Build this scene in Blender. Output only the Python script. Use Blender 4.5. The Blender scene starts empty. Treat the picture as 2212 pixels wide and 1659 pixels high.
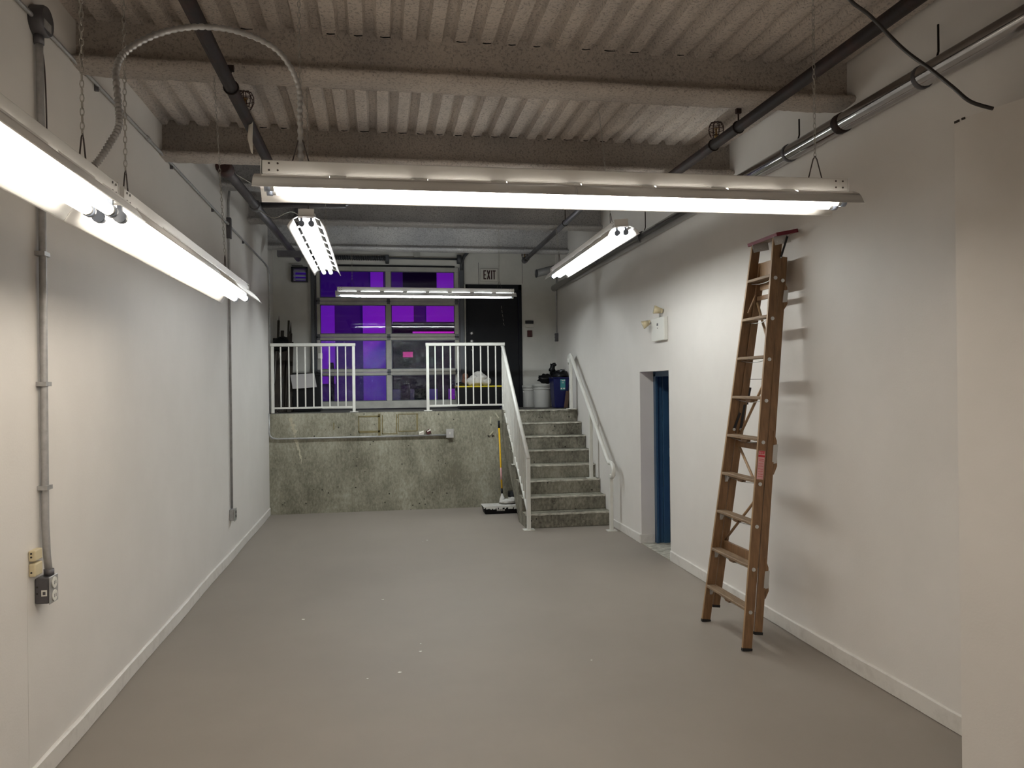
import bpy, math, random
from mathutils import Vector, Matrix
random.seed(7)
S = bpy.context.scene
C = S.collection
PI = math.pi

# ------------------------------------------------------------------ camera
F_PX, YAW, PITCH, ROLL = 1696.16, 0.166025, 0.00107891, -0.0119964
CAM_H = 1.82
def make_camera():
    cy, sy, cp, sp = math.cos(YAW), math.sin(YAW), math.cos(PITCH), math.sin(PITCH)
    f = Vector((sy*cp, cy*cp, sp)); r = Vector((cy, -sy, 0)); u = r.cross(f)
    cr, sr = math.cos(ROLL), math.sin(ROLL)
    R = r*cr + u*sr; U = u*cr - r*sr
    cam = bpy.data.cameras.new('camera'); o = bpy.data.objects.new('camera', cam); C.objects.link(o)
    cam.sensor_width = 36.0; cam.lens = 36.0*F_PX/2212.0; cam.clip_start = 0.02
    m = Matrix((R, U, -f)).transposed().to_4x4(); m.translation = (0, 0, CAM_H)
    o.matrix_world = m; S.camera = o
make_camera()

# ------------------------------------------------------------------ world, exposure, light levels
w = bpy.data.worlds.new('dusk'); S.world = w; w.use_nodes = True
bg = w.node_tree.nodes['Background']; bg.inputs[0].default_value = (0.10, 0.09, 0.75, 1); bg.inputs[1].default_value = 0.6
S.view_settings.view_transform = 'Standard'; S.view_settings.look = 'None'
S.view_settings.exposure = 0.0; S.view_settings.gamma = 1.0; S.view_settings.use_curve_mapping = False
TUBE_WARM = ((1.0, 0.925, 0.82), 28.0)      # tubes of the near fittings
TUBE_OLD = ((1.0, 0.91, 0.78), 15.0)         # ageing tubes of the pair along the left wall
TUBE_DIM = ((0.95, 0.97, 0.96), 17.0)        # tubes of the end-on fitting in the middle of the room
TUBE_COOL = ((0.94, 0.97, 0.95), 46.0)       # tubes of the fitting by the right wall
TUBE_FAR = ((0.90, 0.97, 0.985), 100.0)       # fresh tubes of the far crosswise fitting
FLOOD_MAGENTA, FLOOD_VIOLET = 24.0, 22.0

# ------------------------------------------------------------------ geometry helpers
class MB:
    def __init__(s): s.v = []; s.f = []; s.sm = []
    def add(s, vs, fs, smooth=False):
        b = len(s.v); s.v += [tuple(v) for v in vs]
        for i, f in enumerate(fs):
            s.f.append([b+k for k in f]); s.sm.append(smooth if isinstance(smooth, bool) else smooth[i])
        return s
    def box(s, x0, y0, z0, x1, y1, z1):
        v = [(x0,y0,z0),(x1,y0,z0),(x1,y1,z0),(x0,y1,z0),(x0,y0,z1),(x1,y0,z1),(x1,y1,z1),(x0,y1,z1)]
        return s.add(v, [(3,2,1,0),(4,5,6,7),(0,1,5,4),(1,2,6,5),(2,3,7,6),(3,0,4,7)])
    def frame_box(s, c, ax, ay, az):
        c, ax, ay, az = map(Vector, (c, ax, ay, az))
        v = [c+ax*i+ay*j+az*k for k in (-1,1) for (i,j) in ((-1,-1),(1,-1),(1,1),(-1,1))]
        return s.add(v, [(3,2,1,0),(4,5,6,7),(0,1,5,4),(1,2,6,5),(2,3,7,6),(3,0,4,7)])
    def bar(s, p0, p1, w, d, side=(1,0,0)):
        """bar from p0 to p1, full width w along 'side', depth d across."""
        p0, p1 = Vector(p0), Vector(p1); a = p1-p0
        sd = Vector(side); sd = (sd - a*(sd.dot(a)/a.length_squared)).normalized(); t = a.cross(sd).normalized()
        return s.frame_box((p0+p1)/2, sd*w/2, t*d/2, a/2)
    def prism(s, prof, a, b, plane='xz'):
        """closed profile extruded from a to b along the missing axis."""
        n = len(prof)
        def P(p, t):
            return {'xz': (p[0], t, p[1]), 'yz': (t, p[0], p[1]), 'xy': (p[0], p[1], t)}[plane]
        v = [P(p, a) for p in prof]+[P(p, b) for p in prof]
        fs = [tuple(range(n))[::-1], tuple(range(n, 2*n))]+[(i, (i+1) % n, n+(i+1) % n, n+i) for i in range(n)]
        return s.add(v, fs)
    def cyl(s, p0, p1, r0, r1=None, n=12, caps=True):
        r1 = r0 if r1 is None else r1
        p0, p1 = Vector(p0), Vector(p1); a = (p1-p0).normalized()
        t = Vector((0,0,1)) if abs(a.z) < .9 else Vector((1,0,0))
        u = a.cross(t).normalized(); w_ = a.cross(u)
        v = []
        for p, r in ((p0, r0), (p1, r1)):
            v += [p+u*math.cos(2*PI*i/n)*r+w_*math.sin(2*PI*i/n)*r for i in range(n)]
        fs = [(i, (i+1) % n, n+(i+1) % n, n+i) for i in range(n)]; sm = [True]*n
        if caps: fs += [tuple(range(n))[::-1], tuple(range(n, 2*n))]; sm += [False, False]
        return s.add(v, fs, sm)
    def tube(s, pts, r, n=8, caps=True, closed=False):
        pts = [Vector(p) for p in pts]; m = len(pts); v = []; u = None
        rr = r if callable(r) else (lambda i: r)
        for i, p in enumerate(pts):
            if closed: a = pts[(i+1) % m]-pts[i-1]
            else: a = pts[min(i+1, m-1)]-pts[max(i-1, 0)]
            a.normalize()
            if u is None:
                t = Vector((0,0,1)) if abs(a.z) < .9 else Vector((1,0,0)); u = a.cross(t).normalized()
            else:
                u = (u-a*u.dot(a)).normalized()
            q = a.cross(u)
            v += [p+u*math.cos(2*PI*k/n)*rr(i)+q*math.sin(2*PI*k/n)*rr(i) for k in range(n)]
        fs = []; sm = []
        for i in range(m if closed else m-1):
            j = (i+1) % m
            for k in range(n):
                fs.append((i*n+k, i*n+(k+1) % n, j*n+(k+1) % n, j*n+k)); sm.append(True)
        if caps and not closed:
            fs += [tuple(range(n))[::-1], tuple((m-1)*n+k for k in range(n))]; sm += [False, False]
        return s.add(v, fs, sm)
    def lathe(s, c, prof, n=20, axis='z'):
        c = Vector(c); v = []
        for (r, h) in prof:
            for k in range(n):
                a = 2*PI*k/n
                o = {'z': (r*math.cos(a), r*math.sin(a), h), 'x': (h, r*math.cos(a), r*math.sin(a)), 'y': (r*math.cos(a), h, r*math.sin(a))}[axis]
                v.append(c+Vector(o))
        m = len(prof)
        fs = [(i*n+k, i*n+(k+1) % n, (i+1)*n+(k+1) % n, (i+1)*n+k) for i in range(m-1) for k in range(n)]
        sm = [True]*len(fs)
        fs += [tuple(range(n))[::-1], tuple((m-1)*n+k for k in range(n))]; sm += [False, False]
        return s.add(v, fs, sm)
    def sphere(s, c, rx, ry, rz, nu=12, nv=8, jit=0.0):
        c = Vector(c); v = [c+Vector((0,0,-rz))]
        for j in range(1, nv):
            b = -PI/2+PI*j/nv
            for i in range(nu):
                a = 2*PI*i/nu; q = 1+random.uniform(-jit, jit)
                v.append(c+Vector((rx*math.cos(a)*math.cos(b)*q, ry*math.sin(a)*math.cos(b)*q, rz*math.sin(b)*q)))
        v.append(c+Vector((0,0,rz))); t = len(v)-1; fs = []
        for i in range(nu):
            fs.append((0, 1+(i+1) % nu, 1+i)); fs.append((t, 1+(nv-2)*nu+i, 1+(nv-2)*nu+(i+1) % nu))
            for j in range(nv-2):
                fs.append((1+j*nu+i, 1+j*nu+(i+1) % nu, 1+(j+1)*nu+(i+1) % nu, 1+(j+1)*nu+i))
        return s.add(v, fs, True)
    def poly(s, pts, n_off):
        """flat polygon with thickness along vector n_off."""
        pts = [Vector(p) for p in pts]; o = Vector(n_off); n = len(pts)
        v = pts+[p+o for p in pts]
        return s.add(v, [tuple(range(n))[::-1], tuple(range(n, 2*n))]+[(i, (i+1) % n, n+(i+1) % n, n+i) for i in range(n)])

ORG = {}
def link(name, mb, mat, parent=None, bevel=0.0, seg=1, local=False):
    """one mesh object; coordinates are world unless local=True (then relative to the parent)."""
    me = bpy.data.meshes.new(name)
    off = Vector((0,0,0)) if (local or parent is None) else ORG[parent.name]
    me.from_pydata([Vector(v)-off for v in mb.v], [], mb.f)
    me.polygons.foreach_set('use_smooth', mb.sm)
    me.materials.append(mat); me.validate(); me.update()
    import bmesh
    b = bmesh.new(); b.from_mesh(me); bmesh.ops.recalc_face_normals(b, faces=b.faces[:]); b.to_mesh(me); b.free()
    o = bpy.data.objects.new(name, me); C.objects.link(o)
    if parent: o.parent = parent; ORG[o.name] = ORG[parent.name]
    else: ORG[o.name] = Vector((0,0,0))
    if bevel:
        md = o.modifiers.new('bevel', 'BEVEL'); md.width = bevel; md.segments = seg; md.limit_method = 'ANGLE'; md.angle_limit = 0.9
    return o
def tag(o, label=None, cat=None, group=None, kind=None):
    if label: o['label'] = label
    if cat: o['category'] = cat
    if group: o['group'] = group
    if kind: o['kind'] = kind
    return o
def thing(name, loc, label, cat, group=None, rotz=0.0):
    o = bpy.data.objects.new(name, None); C.objects.link(o); o.empty_display_size = 0.1
    o.location = loc; o.rotation_euler = (0, 0, rotz); ORG[o.name] = Vector(loc)
    return tag(o, label, cat, group)
def struct(name, mb, mat, label, parent=None, **k):
    o = link(name, mb, mat, parent, **k)
    return tag(o, label, None, None, 'structure') if parent is None else o

# ------------------------------------------------------------------ materials
def newmat(name):
    m = bpy.data.materials.new(name); m.use_nodes = True
    nt = m.node_tree; return m, nt, nt.nodes['Principled BSDF']
def mat(name, col, rough=.5, metal=0.0, col2=None, scale=8.0, detail=4.0, lo=.35, hi=.65, bump=0.0, bscale=60.0, spec=.5, stretch=None, rough2=None):
    m, nt, p = newmat(name); N = nt.nodes; Lk = nt.links
    p.inputs['Roughness'].default_value = rough; p.inputs['Metallic'].default_value = metal
    p.inputs['Specular IOR Level'].default_value = spec
    p.inputs['Base Color'].default_value = (*col, 1)
    tc = N.new('ShaderNodeTexCoord'); src = tc.outputs['Object']
    if stretch:
        mp = N.new('ShaderNodeMapping'); mp.inputs['Scale'].default_value = stretch; Lk.new(src, mp.inputs[0]); src = mp.outputs[0]
    if col2:
        n = N.new('ShaderNodeTexNoise'); n.inputs['Scale'].default_value = scale; n.inputs['Detail'].default_value = detail; n.inputs['Roughness'].default_value = .6
        Lk.new(src, n.inputs['Vector'])
        r = N.new('ShaderNodeValToRGB'); r.color_ramp.elements[0].position = lo; r.color_ramp.elements[1].position = hi
        r.color_ramp.elements[0].color = (*col, 1); r.color_ramp.elements[1].color = (*col2, 1)
        Lk.new(n.outputs['Fac'], r.inputs[0]); Lk.new(r.outputs[0], p.inputs['Base Color'])
        if rough2 is not None:
            mr = N.new('ShaderNodeMapRange'); mr.inputs[1].default_value = lo; mr.inputs[2].default_value = hi
            mr.inputs[3].default_value = rough; mr.inputs[4].default_value = rough2
            Lk.new(n.outputs['Fac'], mr.inputs[0]); Lk.new(mr.outputs[0], p.inputs['Roughness'])
    if bump:
        b = N.new('ShaderNodeTexNoise'); b.inputs['Scale'].default_value = bscale; b.inputs['Detail'].default_value = 3
        Lk.new(tc.outputs['Object'], b.inputs['Vector'])
        bp = N.new('ShaderNodeBump'); bp.inputs['Strength'].default_value = bump; bp.inputs['Distance'].default_value = .01
        Lk.new(b.outputs['Fac'], bp.inputs['Height']); Lk.new(bp.outputs[0], p.inputs['Normal'])
    return m
def concrete(name, dark, mid, light, pit=True, rough=.75):
    m, nt, p = newmat(name); N = nt.nodes; Lk = nt.links
    p.inputs['Roughness'].default_value = rough; p.inputs['Specular IOR Level'].default_value = .35
    tc = N.new('ShaderNodeTexCoord')
    mp = N.new('ShaderNodeMapping'); mp.inputs['Scale'].default_value = (1.0, 1.0, .55); Lk.new(tc.outputs['Object'], mp.inputs[0])
    n1 = N.new('ShaderNodeTexNoise'); n1.inputs['Scale'].default_value = 2.2; n1.inputs['Detail'].default_value = 9; n1.inputs['Roughness'].default_value = .68
    n2 = N.new('ShaderNodeTexNoise'); n2.inputs['Scale'].default_value = 34; n2.inputs['Detail'].default_value = 5; n2.inputs['Roughness'].default_value = .7
    for n in (n1, n2): Lk.new(mp.outputs[0], n.inputs['Vector'])
    mx = N.new('ShaderNodeMath'); mx.operation = 'MULTIPLY_ADD'; mx.inputs[1].default_value = .38
    sc = N.new('ShaderNodeMath'); sc.operation = 'MULTIPLY'; sc.inputs[1].default_value = .62
    Lk.new(n1.outputs['Fac'], sc.inputs[0]); Lk.new(n2.outputs['Fac'], mx.inputs[0]); Lk.new(sc.outputs[0], mx.inputs[2])
    r = N.new('ShaderNodeValToRGB'); e = r.color_ramp.elements
    e[0].position = .38; e[0].color = (*dark, 1); e[1].position = .63; e[1].color = (*light, 1)
    k = e.new(.5); k.color = (*mid, 1)
    Lk.new(mx.outputs[0], r.inputs[0]); out = r.outputs[0]
    if pit:
        v = N.new('ShaderNodeTexVoronoi'); v.inputs['Scale'].default_value = 10; v.inputs['Randomness'].default_value = 1
        Lk.new(tc.outputs['Object'], v.inputs['Vector'])
        lt = N.new('ShaderNodeMath'); lt.operation = 'LESS_THAN'; lt.inputs[1].default_value = .115; Lk.new(v.outputs['Distance'], lt.inputs[0])
        n3 = N.new('ShaderNodeTexNoise'); n3.inputs['Scale'].default_value = 5; Lk.new(tc.outputs['Object'], n3.inputs['Vector'])
        g = N.new('ShaderNodeMath'); g.operation = 'GREATER_THAN'; g.inputs[1].default_value = .53; Lk.new(n3.outputs['Fac'], g.inputs[0])
        a = N.new('ShaderNodeMath'); a.operation = 'MULTIPLY'; Lk.new(lt.outputs[0], a.inputs[0]); Lk.new(g.outputs[0], a.inputs[1])
        mixc = N.new('ShaderNodeMix'); mixc.data_type = 'RGBA'; Lk.new(a.outputs[0], mixc.inputs[0]); Lk.new(out, mixc.inputs[6])
        mixc.inputs[7].default_value = (dark[0]*.35, dark[1]*.35, dark[2]*.35, 1); out = mixc.outputs[2]
    Lk.new(out, p.inputs['Base Color'])
    bp = N.new('ShaderNodeBump'); bp.inputs['Strength'].default_value = .35; bp.inputs['Distance'].default_value = .012
    Lk.new(n2.outputs['Fac'], bp.inputs['Height']); Lk.new(bp.outputs[0], p.inputs['Normal'])
    return m
def sprayed(name, col, speck):
    """lumpy sprayed fireproofing."""
    m, nt, p = newmat(name); N = nt.nodes; Lk = nt.links
    p.inputs['Roughness'].default_value = .95; p.inputs['Specular IOR Level'].default_value = .15
    tc = N.new('ShaderNodeTexCoord')
    n1 = N.new('ShaderNodeTexNoise'); n1.inputs['Scale'].default_value = 68; n1.inputs['Detail'].default_value = 6; n1.inputs['Roughness'].default_value = .75
    n2 = N.new('ShaderNodeTexNoise'); n2.inputs['Scale'].default_value = 1.6; n2.inputs['Detail'].default_value = 4
    for n in (n1, n2): Lk.new(tc.outputs['Object'], n.inputs['Vector'])
    r = N.new('ShaderNodeValToRGB'); e = r.color_ramp.elements
    e[0].position = .30; e[0].color = (*speck, 1); e[1].position = .50; e[1].color = (*col, 1)
    Lk.new(n1.outputs['Fac'], r.inputs[0])
    r2 = N.new('ShaderNodeValToRGB'); r2.color_ramp.elements[0].color = (.8, .8, .8, 1); r2.color_ramp.elements[1].color = (1.12, 1.1, 1.06, 1)
    r2.color_ramp.elements[0].position = .3; r2.color_ramp.elements[1].position = .7
    Lk.new(n2.outputs['Fac'], r2.inputs[0])
    mx = N.new('ShaderNodeMix'); mx.data_type = 'RGBA'; mx.blend_type = 'MULTIPLY'; mx.inputs[0].default_value = 1
    Lk.new(r.outputs[0], mx.inputs[6]); Lk.new(r2.outputs[0], mx.inputs[7]); Lk.new(mx.outputs[2], p.inputs['Base Color'])
    bp = N.new('ShaderNodeBump'); bp.inputs['Strength'].default_value = .9; bp.inputs['Distance'].default_value = .02
    Lk.new(n1.outputs['Fac'], bp.inputs['Height']); Lk.new(bp.outputs[0], p.inputs['Normal'])
    return m
def emit(name, col, s):
    m = bpy.data.materials.new(name); m.use_nodes = True; nt = m.node_tree; nt.nodes.clear()
    e = nt.nodes.new('ShaderNodeEmission'); o = nt.nodes.new('ShaderNodeOutputMaterial')
    e.inputs[0].default_value = (*col, 1); e.inputs[1].default_value = s; nt.links.new(e.outputs[0], o.inputs[0]); return m
def glass(name, tint, film):
    m = bpy.data.materials.new(name); m.use_nodes = True; nt = m.node_tree; nt.nodes.clear(); N = nt.nodes; Lk = nt.links
    t = N.new('ShaderNodeBsdfTransparent'); t.inputs[0].default_value = (*tint, 1)
    g = N.new('ShaderNodeBsdfGlossy'); g.inputs['Roughness'].default_value = .03
    fr = N.new('ShaderNodeFresnel'); fr.inputs[0].default_value = 1.5
    mx = N.new('ShaderNodeMixShader'); o = N.new('ShaderNodeOutputMaterial')
    Lk.new(fr.outputs[0], mx.inputs[0]); Lk.new(t.outputs[0], mx.inputs[1]); Lk.new(g.outputs[0], mx.inputs[2]); Lk.new(mx.outputs[0], o.inputs[0])
    if film:
        tc = N.new('ShaderNodeTexCoord'); n = N.new('ShaderNodeTexNoise'); n.inputs['Scale'].default_value = 7; n.inputs['Detail'].default_value = 4
        n.inputs['Distortion'].default_value = 2.0
        Lk.new(tc.outputs['Object'], n.inputs['Vector'])
        b = N.new('ShaderNodeBump'); b.inputs['Strength'].default_value = .6; b.inputs['Distance'].default_value = .05
        Lk.new(n.outputs['Fac'], b.inputs['Height']); Lk.new(b.outputs[0], g.inputs['Normal']); Lk.new(b.outputs[0], fr.inputs['Normal'])
    return m

M = {}
M['wall'] = mat('white_wall_paint', (.71, .675, .635), .5, col2=(.75, .715, .675), scale=1.3, bump=.06, bscale=90, spec=.35)
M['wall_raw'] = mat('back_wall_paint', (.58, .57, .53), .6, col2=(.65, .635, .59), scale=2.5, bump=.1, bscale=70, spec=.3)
M['base'] = mat('baseboard_paint', (.72, .69, .645), .45, col2=(.58, .545, .50), scale=9, lo=.5, hi=.8, bump=.05)
M['floor'] = mat('grey_floor_paint', (.256, .222, .191), .54, col2=(.282, .246, .212), scale=1.1, detail=6, bump=.05, bscale=160, spec=.28, rough2=.58)
M['deck'] = sprayed('sprayed_deck', (.74, .665, .605), (.25, .215, .195))
M['beam'] = sprayed('sprayed_beam', (.63, .565, .51), (.23, .20, .18))
M['deck_r'] = sprayed('sprayed_rear_ceiling', (.66, .65, .655), (.26, .25, .26))
M['deck_gap'] = mat('dark_gap', (.02, .018, .017), .9)
M['concrete'] = concrete('board_concrete', (.145, .134, .096), (.262, .247, .186), (.41, .39, .31))
M['stair'] = concrete('worn_stair_concrete', (.055, .049, .036), (.185, .172, .134), (.34, .32, .26))
M['stair_nose'] = mat('scuffed_nosing', (.58, .56, .48), .7, col2=(.30, .28, .23), scale=14, bump=.2)
M['platform'] = concrete('platform_concrete', (.05, .047, .042), (.10, .095, .085), (.17, .16, .14))
M['rail'] = mat('white_rail_paint', (.74, .73, .68), .35, col2=(.66, .645, .59), scale=5, spec=.5)
M['lampwhite'] = mat('white_enamel', (.80, .79, .77), .35, spec=.5)
M['tube_w'] = emit('tube_glow_warm', *TUBE_WARM)
M['tube_f'] = emit('tube_glow_far', *TUBE_FAR)
M['tube_d'] = emit('tube_glow_dim', *TUBE_DIM)
M['tube_o'] = emit('tube_glow_old', *TUBE_OLD)
M['tube_c'] = emit('tube_glow_cool', *TUBE_COOL)
M['socket'] = mat('socket_grey', (.20, .23, .29), .3)
M['galv'] = mat('galvanised_steel', (.46, .455, .45), .42, .5, col2=(.36, .355, .35), scale=20)
M['chain'] = mat('zinc_chain', (.50, .48, .44), .35, .9)
M['wire'] = mat('dark_wire', (.10, .085, .08), .45, .6)
M['blackpipe'] = mat('rusty_black_pipe', (.020, .013, .011), .6, 0, col2=(.050, .022, .016), scale=6, lo=.5, hi=.75, bump=.1, spec=.2)
M['bluepipe'] = mat('grey_pipe', (.13, .125, .135), .45, .4, col2=(.09, .085, .09), scale=5)
M['silver'] = mat('silver_pipe', (.46, .45, .45), .13, 1.0, col2=(.40, .39, .39), scale=3)
M['ductgrey'] = mat('grey_duct', (.30, .30, .30), .5, .2)
M['brass'] = mat('brass_head', (.32, .20, .08), .35, .8)
M['rust'] = mat('rust_red', (.055, .018, .012), .6, .1, col2=(.03, .012, .009), scale=12)
M['paper'] = mat('paper_tag', (.74, .70, .62), .7)
M['cable'] = mat('black_cable', (.022, .018, .017), .5)
M['wood'] = mat('ladder_wood', (.235, .128, .058), .5, col2=(.155, .082, .036), scale=9, detail=6, stretch=(6, 6, .7), bump=.08, bscale=90)
M['wood_edge'] = mat('ladder_wood_pale', (.36, .225, .12), .5, col2=(.27, .16, .08), scale=9, detail=6, stretch=(6, 6, .7))
M['tread'] = mat('grey_tread_wood', (.27, .185, .11), .6, col2=(.165, .105, .058), scale=10, detail=6, stretch=(9, .9, 9), bump=.15)
M['redwood'] = mat('red_painted_edge', (.15, .010, .024), .5)
M['alu'] = mat('aluminium_plate', (.52, .52, .51), .42, .7)
M['steel'] = mat('bright_bolt', (.62, .63, .62), .3, .9)
M['black'] = mat('black_metal', (.010, .010, .014), .45)
M['rubber'] = mat('rubber_foot', (.012, .011, .011), .8)
M['red_label'] = mat('red_print', (.55, .02, .04), .5)
M['label_paper'] = mat('pink_label_paper', (.66, .36, .36), .5, col2=(.60, .30, .30), scale=30)
M['plastic_w'] = mat('white_plastic', (.72, .71, .66), .4)
M['plastic_c'] = mat('cream_plastic', (.62, .53, .34), .4)
M['lens'] = mat('lamp_lens', (.62, .58, .44), .25)
M['black_door'] = mat('black_door_paint', (.004, .005, .008), .5, col2=(.006, .007, .010), scale=3, spec=.25)
M['blue_door'] = mat('blue_door_paint', (.032, .085, .16), .38, col2=(.026, .07, .135), scale=3)
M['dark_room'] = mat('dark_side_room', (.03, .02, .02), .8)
M['exit_w'] = mat('exit_sign_white', (.62, .60, .55), .4)
M['exit_r'] = mat('exit_sign_dark_red', (.035, .005, .006), .5)
M['gdoor'] = mat('door_aluminium', (.44, .43, .39), .5, .25, col2=(.36, .35, .32), scale=6)
M['track'] = mat('dark_track', (.10, .105, .115), .45, .7)
M['glass_top'] = glass('clear_glass', (.9, .9, .92), False)
M['glass_film'] = glass('wrapped_glass', (.82, .82, .88), True)
M['pail'] = mat('white_pail', (.52, .51, .48), .4)
M['bin'] = mat('blue_bin', (.004, .006, .060), .4, spec=.3)
M['bin_label'] = mat('teal_label', (.03, .20, .21), .5)
M['bag'] = mat('black_bag', (.004, .004, .005), .4, bump=.4, bscale=18, spec=.3)
M['tote'] = mat('black_tote', (.004, .004, .005), .5, spec=.25)
M['yellow'] = mat('yellow_plastic', (.72, .56, .02), .4)
M['pole_y'] = mat('yellow_pole', (.72, .42, .01), .35)
M['cloth'] = mat('white_cloth', (.60, .58, .54), .85, col2=(.46, .44, .41), scale=12, bump=.5, bscale=14)
M['brown'] = mat('brown_board', (.055, .024, .012), .6)
M['cloth_brown'] = mat('brown_rag', (.14, .06, .035), .9)
M['darkwood'] = mat('dark_wood', (.022, .016, .012), .6, col2=(.04, .028, .018), scale=6)
M['grey_sheet'] = mat('grey_sheet', (.44, .42, .42), .7)
M['tape'] = mat('old_tape', (.185, .15, .06), .7, col2=(.13, .105, .045), scale=12)
M['plaster'] = mat('plaster_smear', (.47, .43, .32), .8, bump=.3)
M['maroon'] = mat('maroon_box', (.07, .012, .012), .5)
M['louver'] = mat('louver_white', (.74, .78, .86), .4)
M['asphalt'] = mat('asphalt', (.16, .15, .16), .45, col2=(.11, .10, .11), scale=12)
M['facade_d'] = mat('facade_dull_as_lit', (.10, .065, .17), .9, spec=.1)  # violet cast of the yard light mixed into the base colour
M['facade_l'] = mat('facade_violet_as_lit', (.52, .20, .66), .8, spec=.1)  # pier colour carries the violet light itself, on top of the floods
M['facade_x'] = mat('facade_black', (.006, .005, .010), .9, spec=.05)
M['pink_lamp'] = emit('pink_sign_glow', (1.0, .04, .42), .55)

# ------------------------------------------------------------------ room shell
XL, XR = -1.58, 2.91
DECK_F, DECK_R = 3.79, 4.18
YB = 12.85
floor = struct('floor', MB().box(-2.2, -3.2, -.12, XR, 11.65, 0), M['floor'], 'smooth grey painted concrete floor of the unit')
sill = MB().box(XR, 7.66, -.1, 4.3, 8.57, .004)
link('door_sill', sill, M['stair_nose'], floor)
for i, (x, y, r) in enumerate(((-.62, 6.35, .018), (.0, 6.80, .012), (.25, 5.42, .013), (.10, 5.05, .012), (-.10, 4.98, .008), (1.35, 5.02, .009), (.26, 5.58, .006), (.52, 9.3, .01), (.47, 9.25, .006))):
    m_ = MB(); n = 7
    m_.poly([(x+math.cos(2*PI*k/n)*r*random.uniform(.4, .9)*1.4, y+math.sin(2*PI*k/n)*r*.8*random.uniform(.5, 1.2), 0) for k in range(n)], (0, 0, .0012))
    link('paint_speck', m_, M['plastic_w'], floor)

struct('wall_left', MB().box(XL-.12, -3.2, 0, XL, 11.74, 4.35).box(-1.85, 11.74, 0, -1.655, 13.05, 4.35), M['wall'], 'long white painted wall with conduits on the left')
wl_seam = link('wall_seam', MB().box(XL-.001, 3.850, 0.11, XL+.0008, 3.853, 1.0), M['base'], bpy.data.objects['wall_left'])
wr = MB()
wr.box(XR, -3.2, 0, XR+.16, 7.66, 4.35).box(XR, 8.57, 0, XR+.16, 13.05, 4.35).box(XR, 7.66, 1.95, XR+.16, 8.57, 4.35)
struct('wall_right', wr, M['wall'], 'long white painted wall with narrow doorway on the right')
wn = MB().prism([(2.598, 3.20), (2.68, 2.90), (2.90, 2.05), (2.909, 2.05), (2.909, 3.24)], 0, 3.0, 'xy')
wnear = struct('wall_near', wn, M['wall'], 'short white boxed-out wall at right edge of the frame')
for p, q in (((2.5965, 3.196, 2.992), (2.602, 3.172, 2.994)), ((2.604, 3.16, 2.996), (2.609, 3.145, 2.997))):
    link('torn_edge', MB().bar(p, q, .004, .010, (1, 0, 0)), M['darkwood'], wnear)
struct('wall_behind', MB().box(-2.2, -3.36, 0, 3.2, -3.2, 4.35), M['wall'], 'white end wall behind the viewpoint')
wb = MB()
G0, G1, GZ = -1.0, 1.29, 3.75
D0, D1, DZ = 1.395, 2.33, 3.48
wb.box(-1.7, YB, 1.2, -1.33, YB+.2, 4.35).box(-1.145, YB, 1.2, G0, YB+.2, 4.35).box(-1.33, YB, 1.2, -1.145, YB+.2, 3.50).box(-1.33, YB, 3.685, -1.145, YB+.2, 4.35).box(G0, YB, GZ, G1, YB+.2, 4.35).box(G1, YB, 1.2, D0, YB+.2, 4.35)
wb.box(D0, YB, DZ, D1, YB+.2, 4.35).box(D1, YB, 1.2, XR+.1, YB+.2, 4.35).box(G0, YB, 1.2, G1, YB+.2, 1.45).box(D0, YB, 1.2, D1, YB+.2, 1.45)
wall_back = struct('wall_back', wb, M['wall_raw'], 'dim grey end wall around glazed overhead door')
for x0, x1, z0, z1 in ((1.40, 1.62, 3.48, 3.84), (2.0, 2.35, 3.5, 3.95)):
    link('wall_seam', MB().box(x1-.006, YB-.004, z0, x1, YB+.002, z1), M['bluepipe'], wall_back)

def baseboard(name, segs, label):
    m_ = MB()
    for (x, y0, y1, sgn) in segs:
        n = max(2, int((y1-y0)/.12)); prof = []
        vs = []; fs = []
        for i in range(n+1):
            y = y0+(y1-y0)*i/n; t = .014+.004*math.sin(y*3.1)+random.uniform(0, .003); h_ = .102+.004*math.sin(y*1.7+1)+random.uniform(-.002, .002)
            vs += [(x, y, 0.004), (x+sgn*t, y, 0.004), (x+sgn*(t+.002), y, h_-.006), (x+sgn*(t-.008), y, h_), (x, y, h_)]
        for i in range(n):
            for k in range(5): fs.append((i*5+k, i*5+(k+1) % 5, (i+1)*5+(k+1) % 5, (i+1)*5+k))
        fs += [(0, 1, 2, 3, 4), tuple(n*5+k for k in (4, 3, 2, 1, 0))]
        m_.add(vs, fs)
    return struct(name, m_, M['base'], label)
baseboard('baseboard_left', [(XL, -3.2, 11.64, 1)], 'scuffed white baseboard along the left wall')
bb = baseboard('baseboard_right', [(XR, 3.2, 7.655, -1), (XR, 8.57, 9.76, -1)], 'scuffed white baseboard along the right wall')
link('return_board', MB().box(XR-.015, 8.556, .004, 3.06, 8.57, .10), M['base'], bb)

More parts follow.
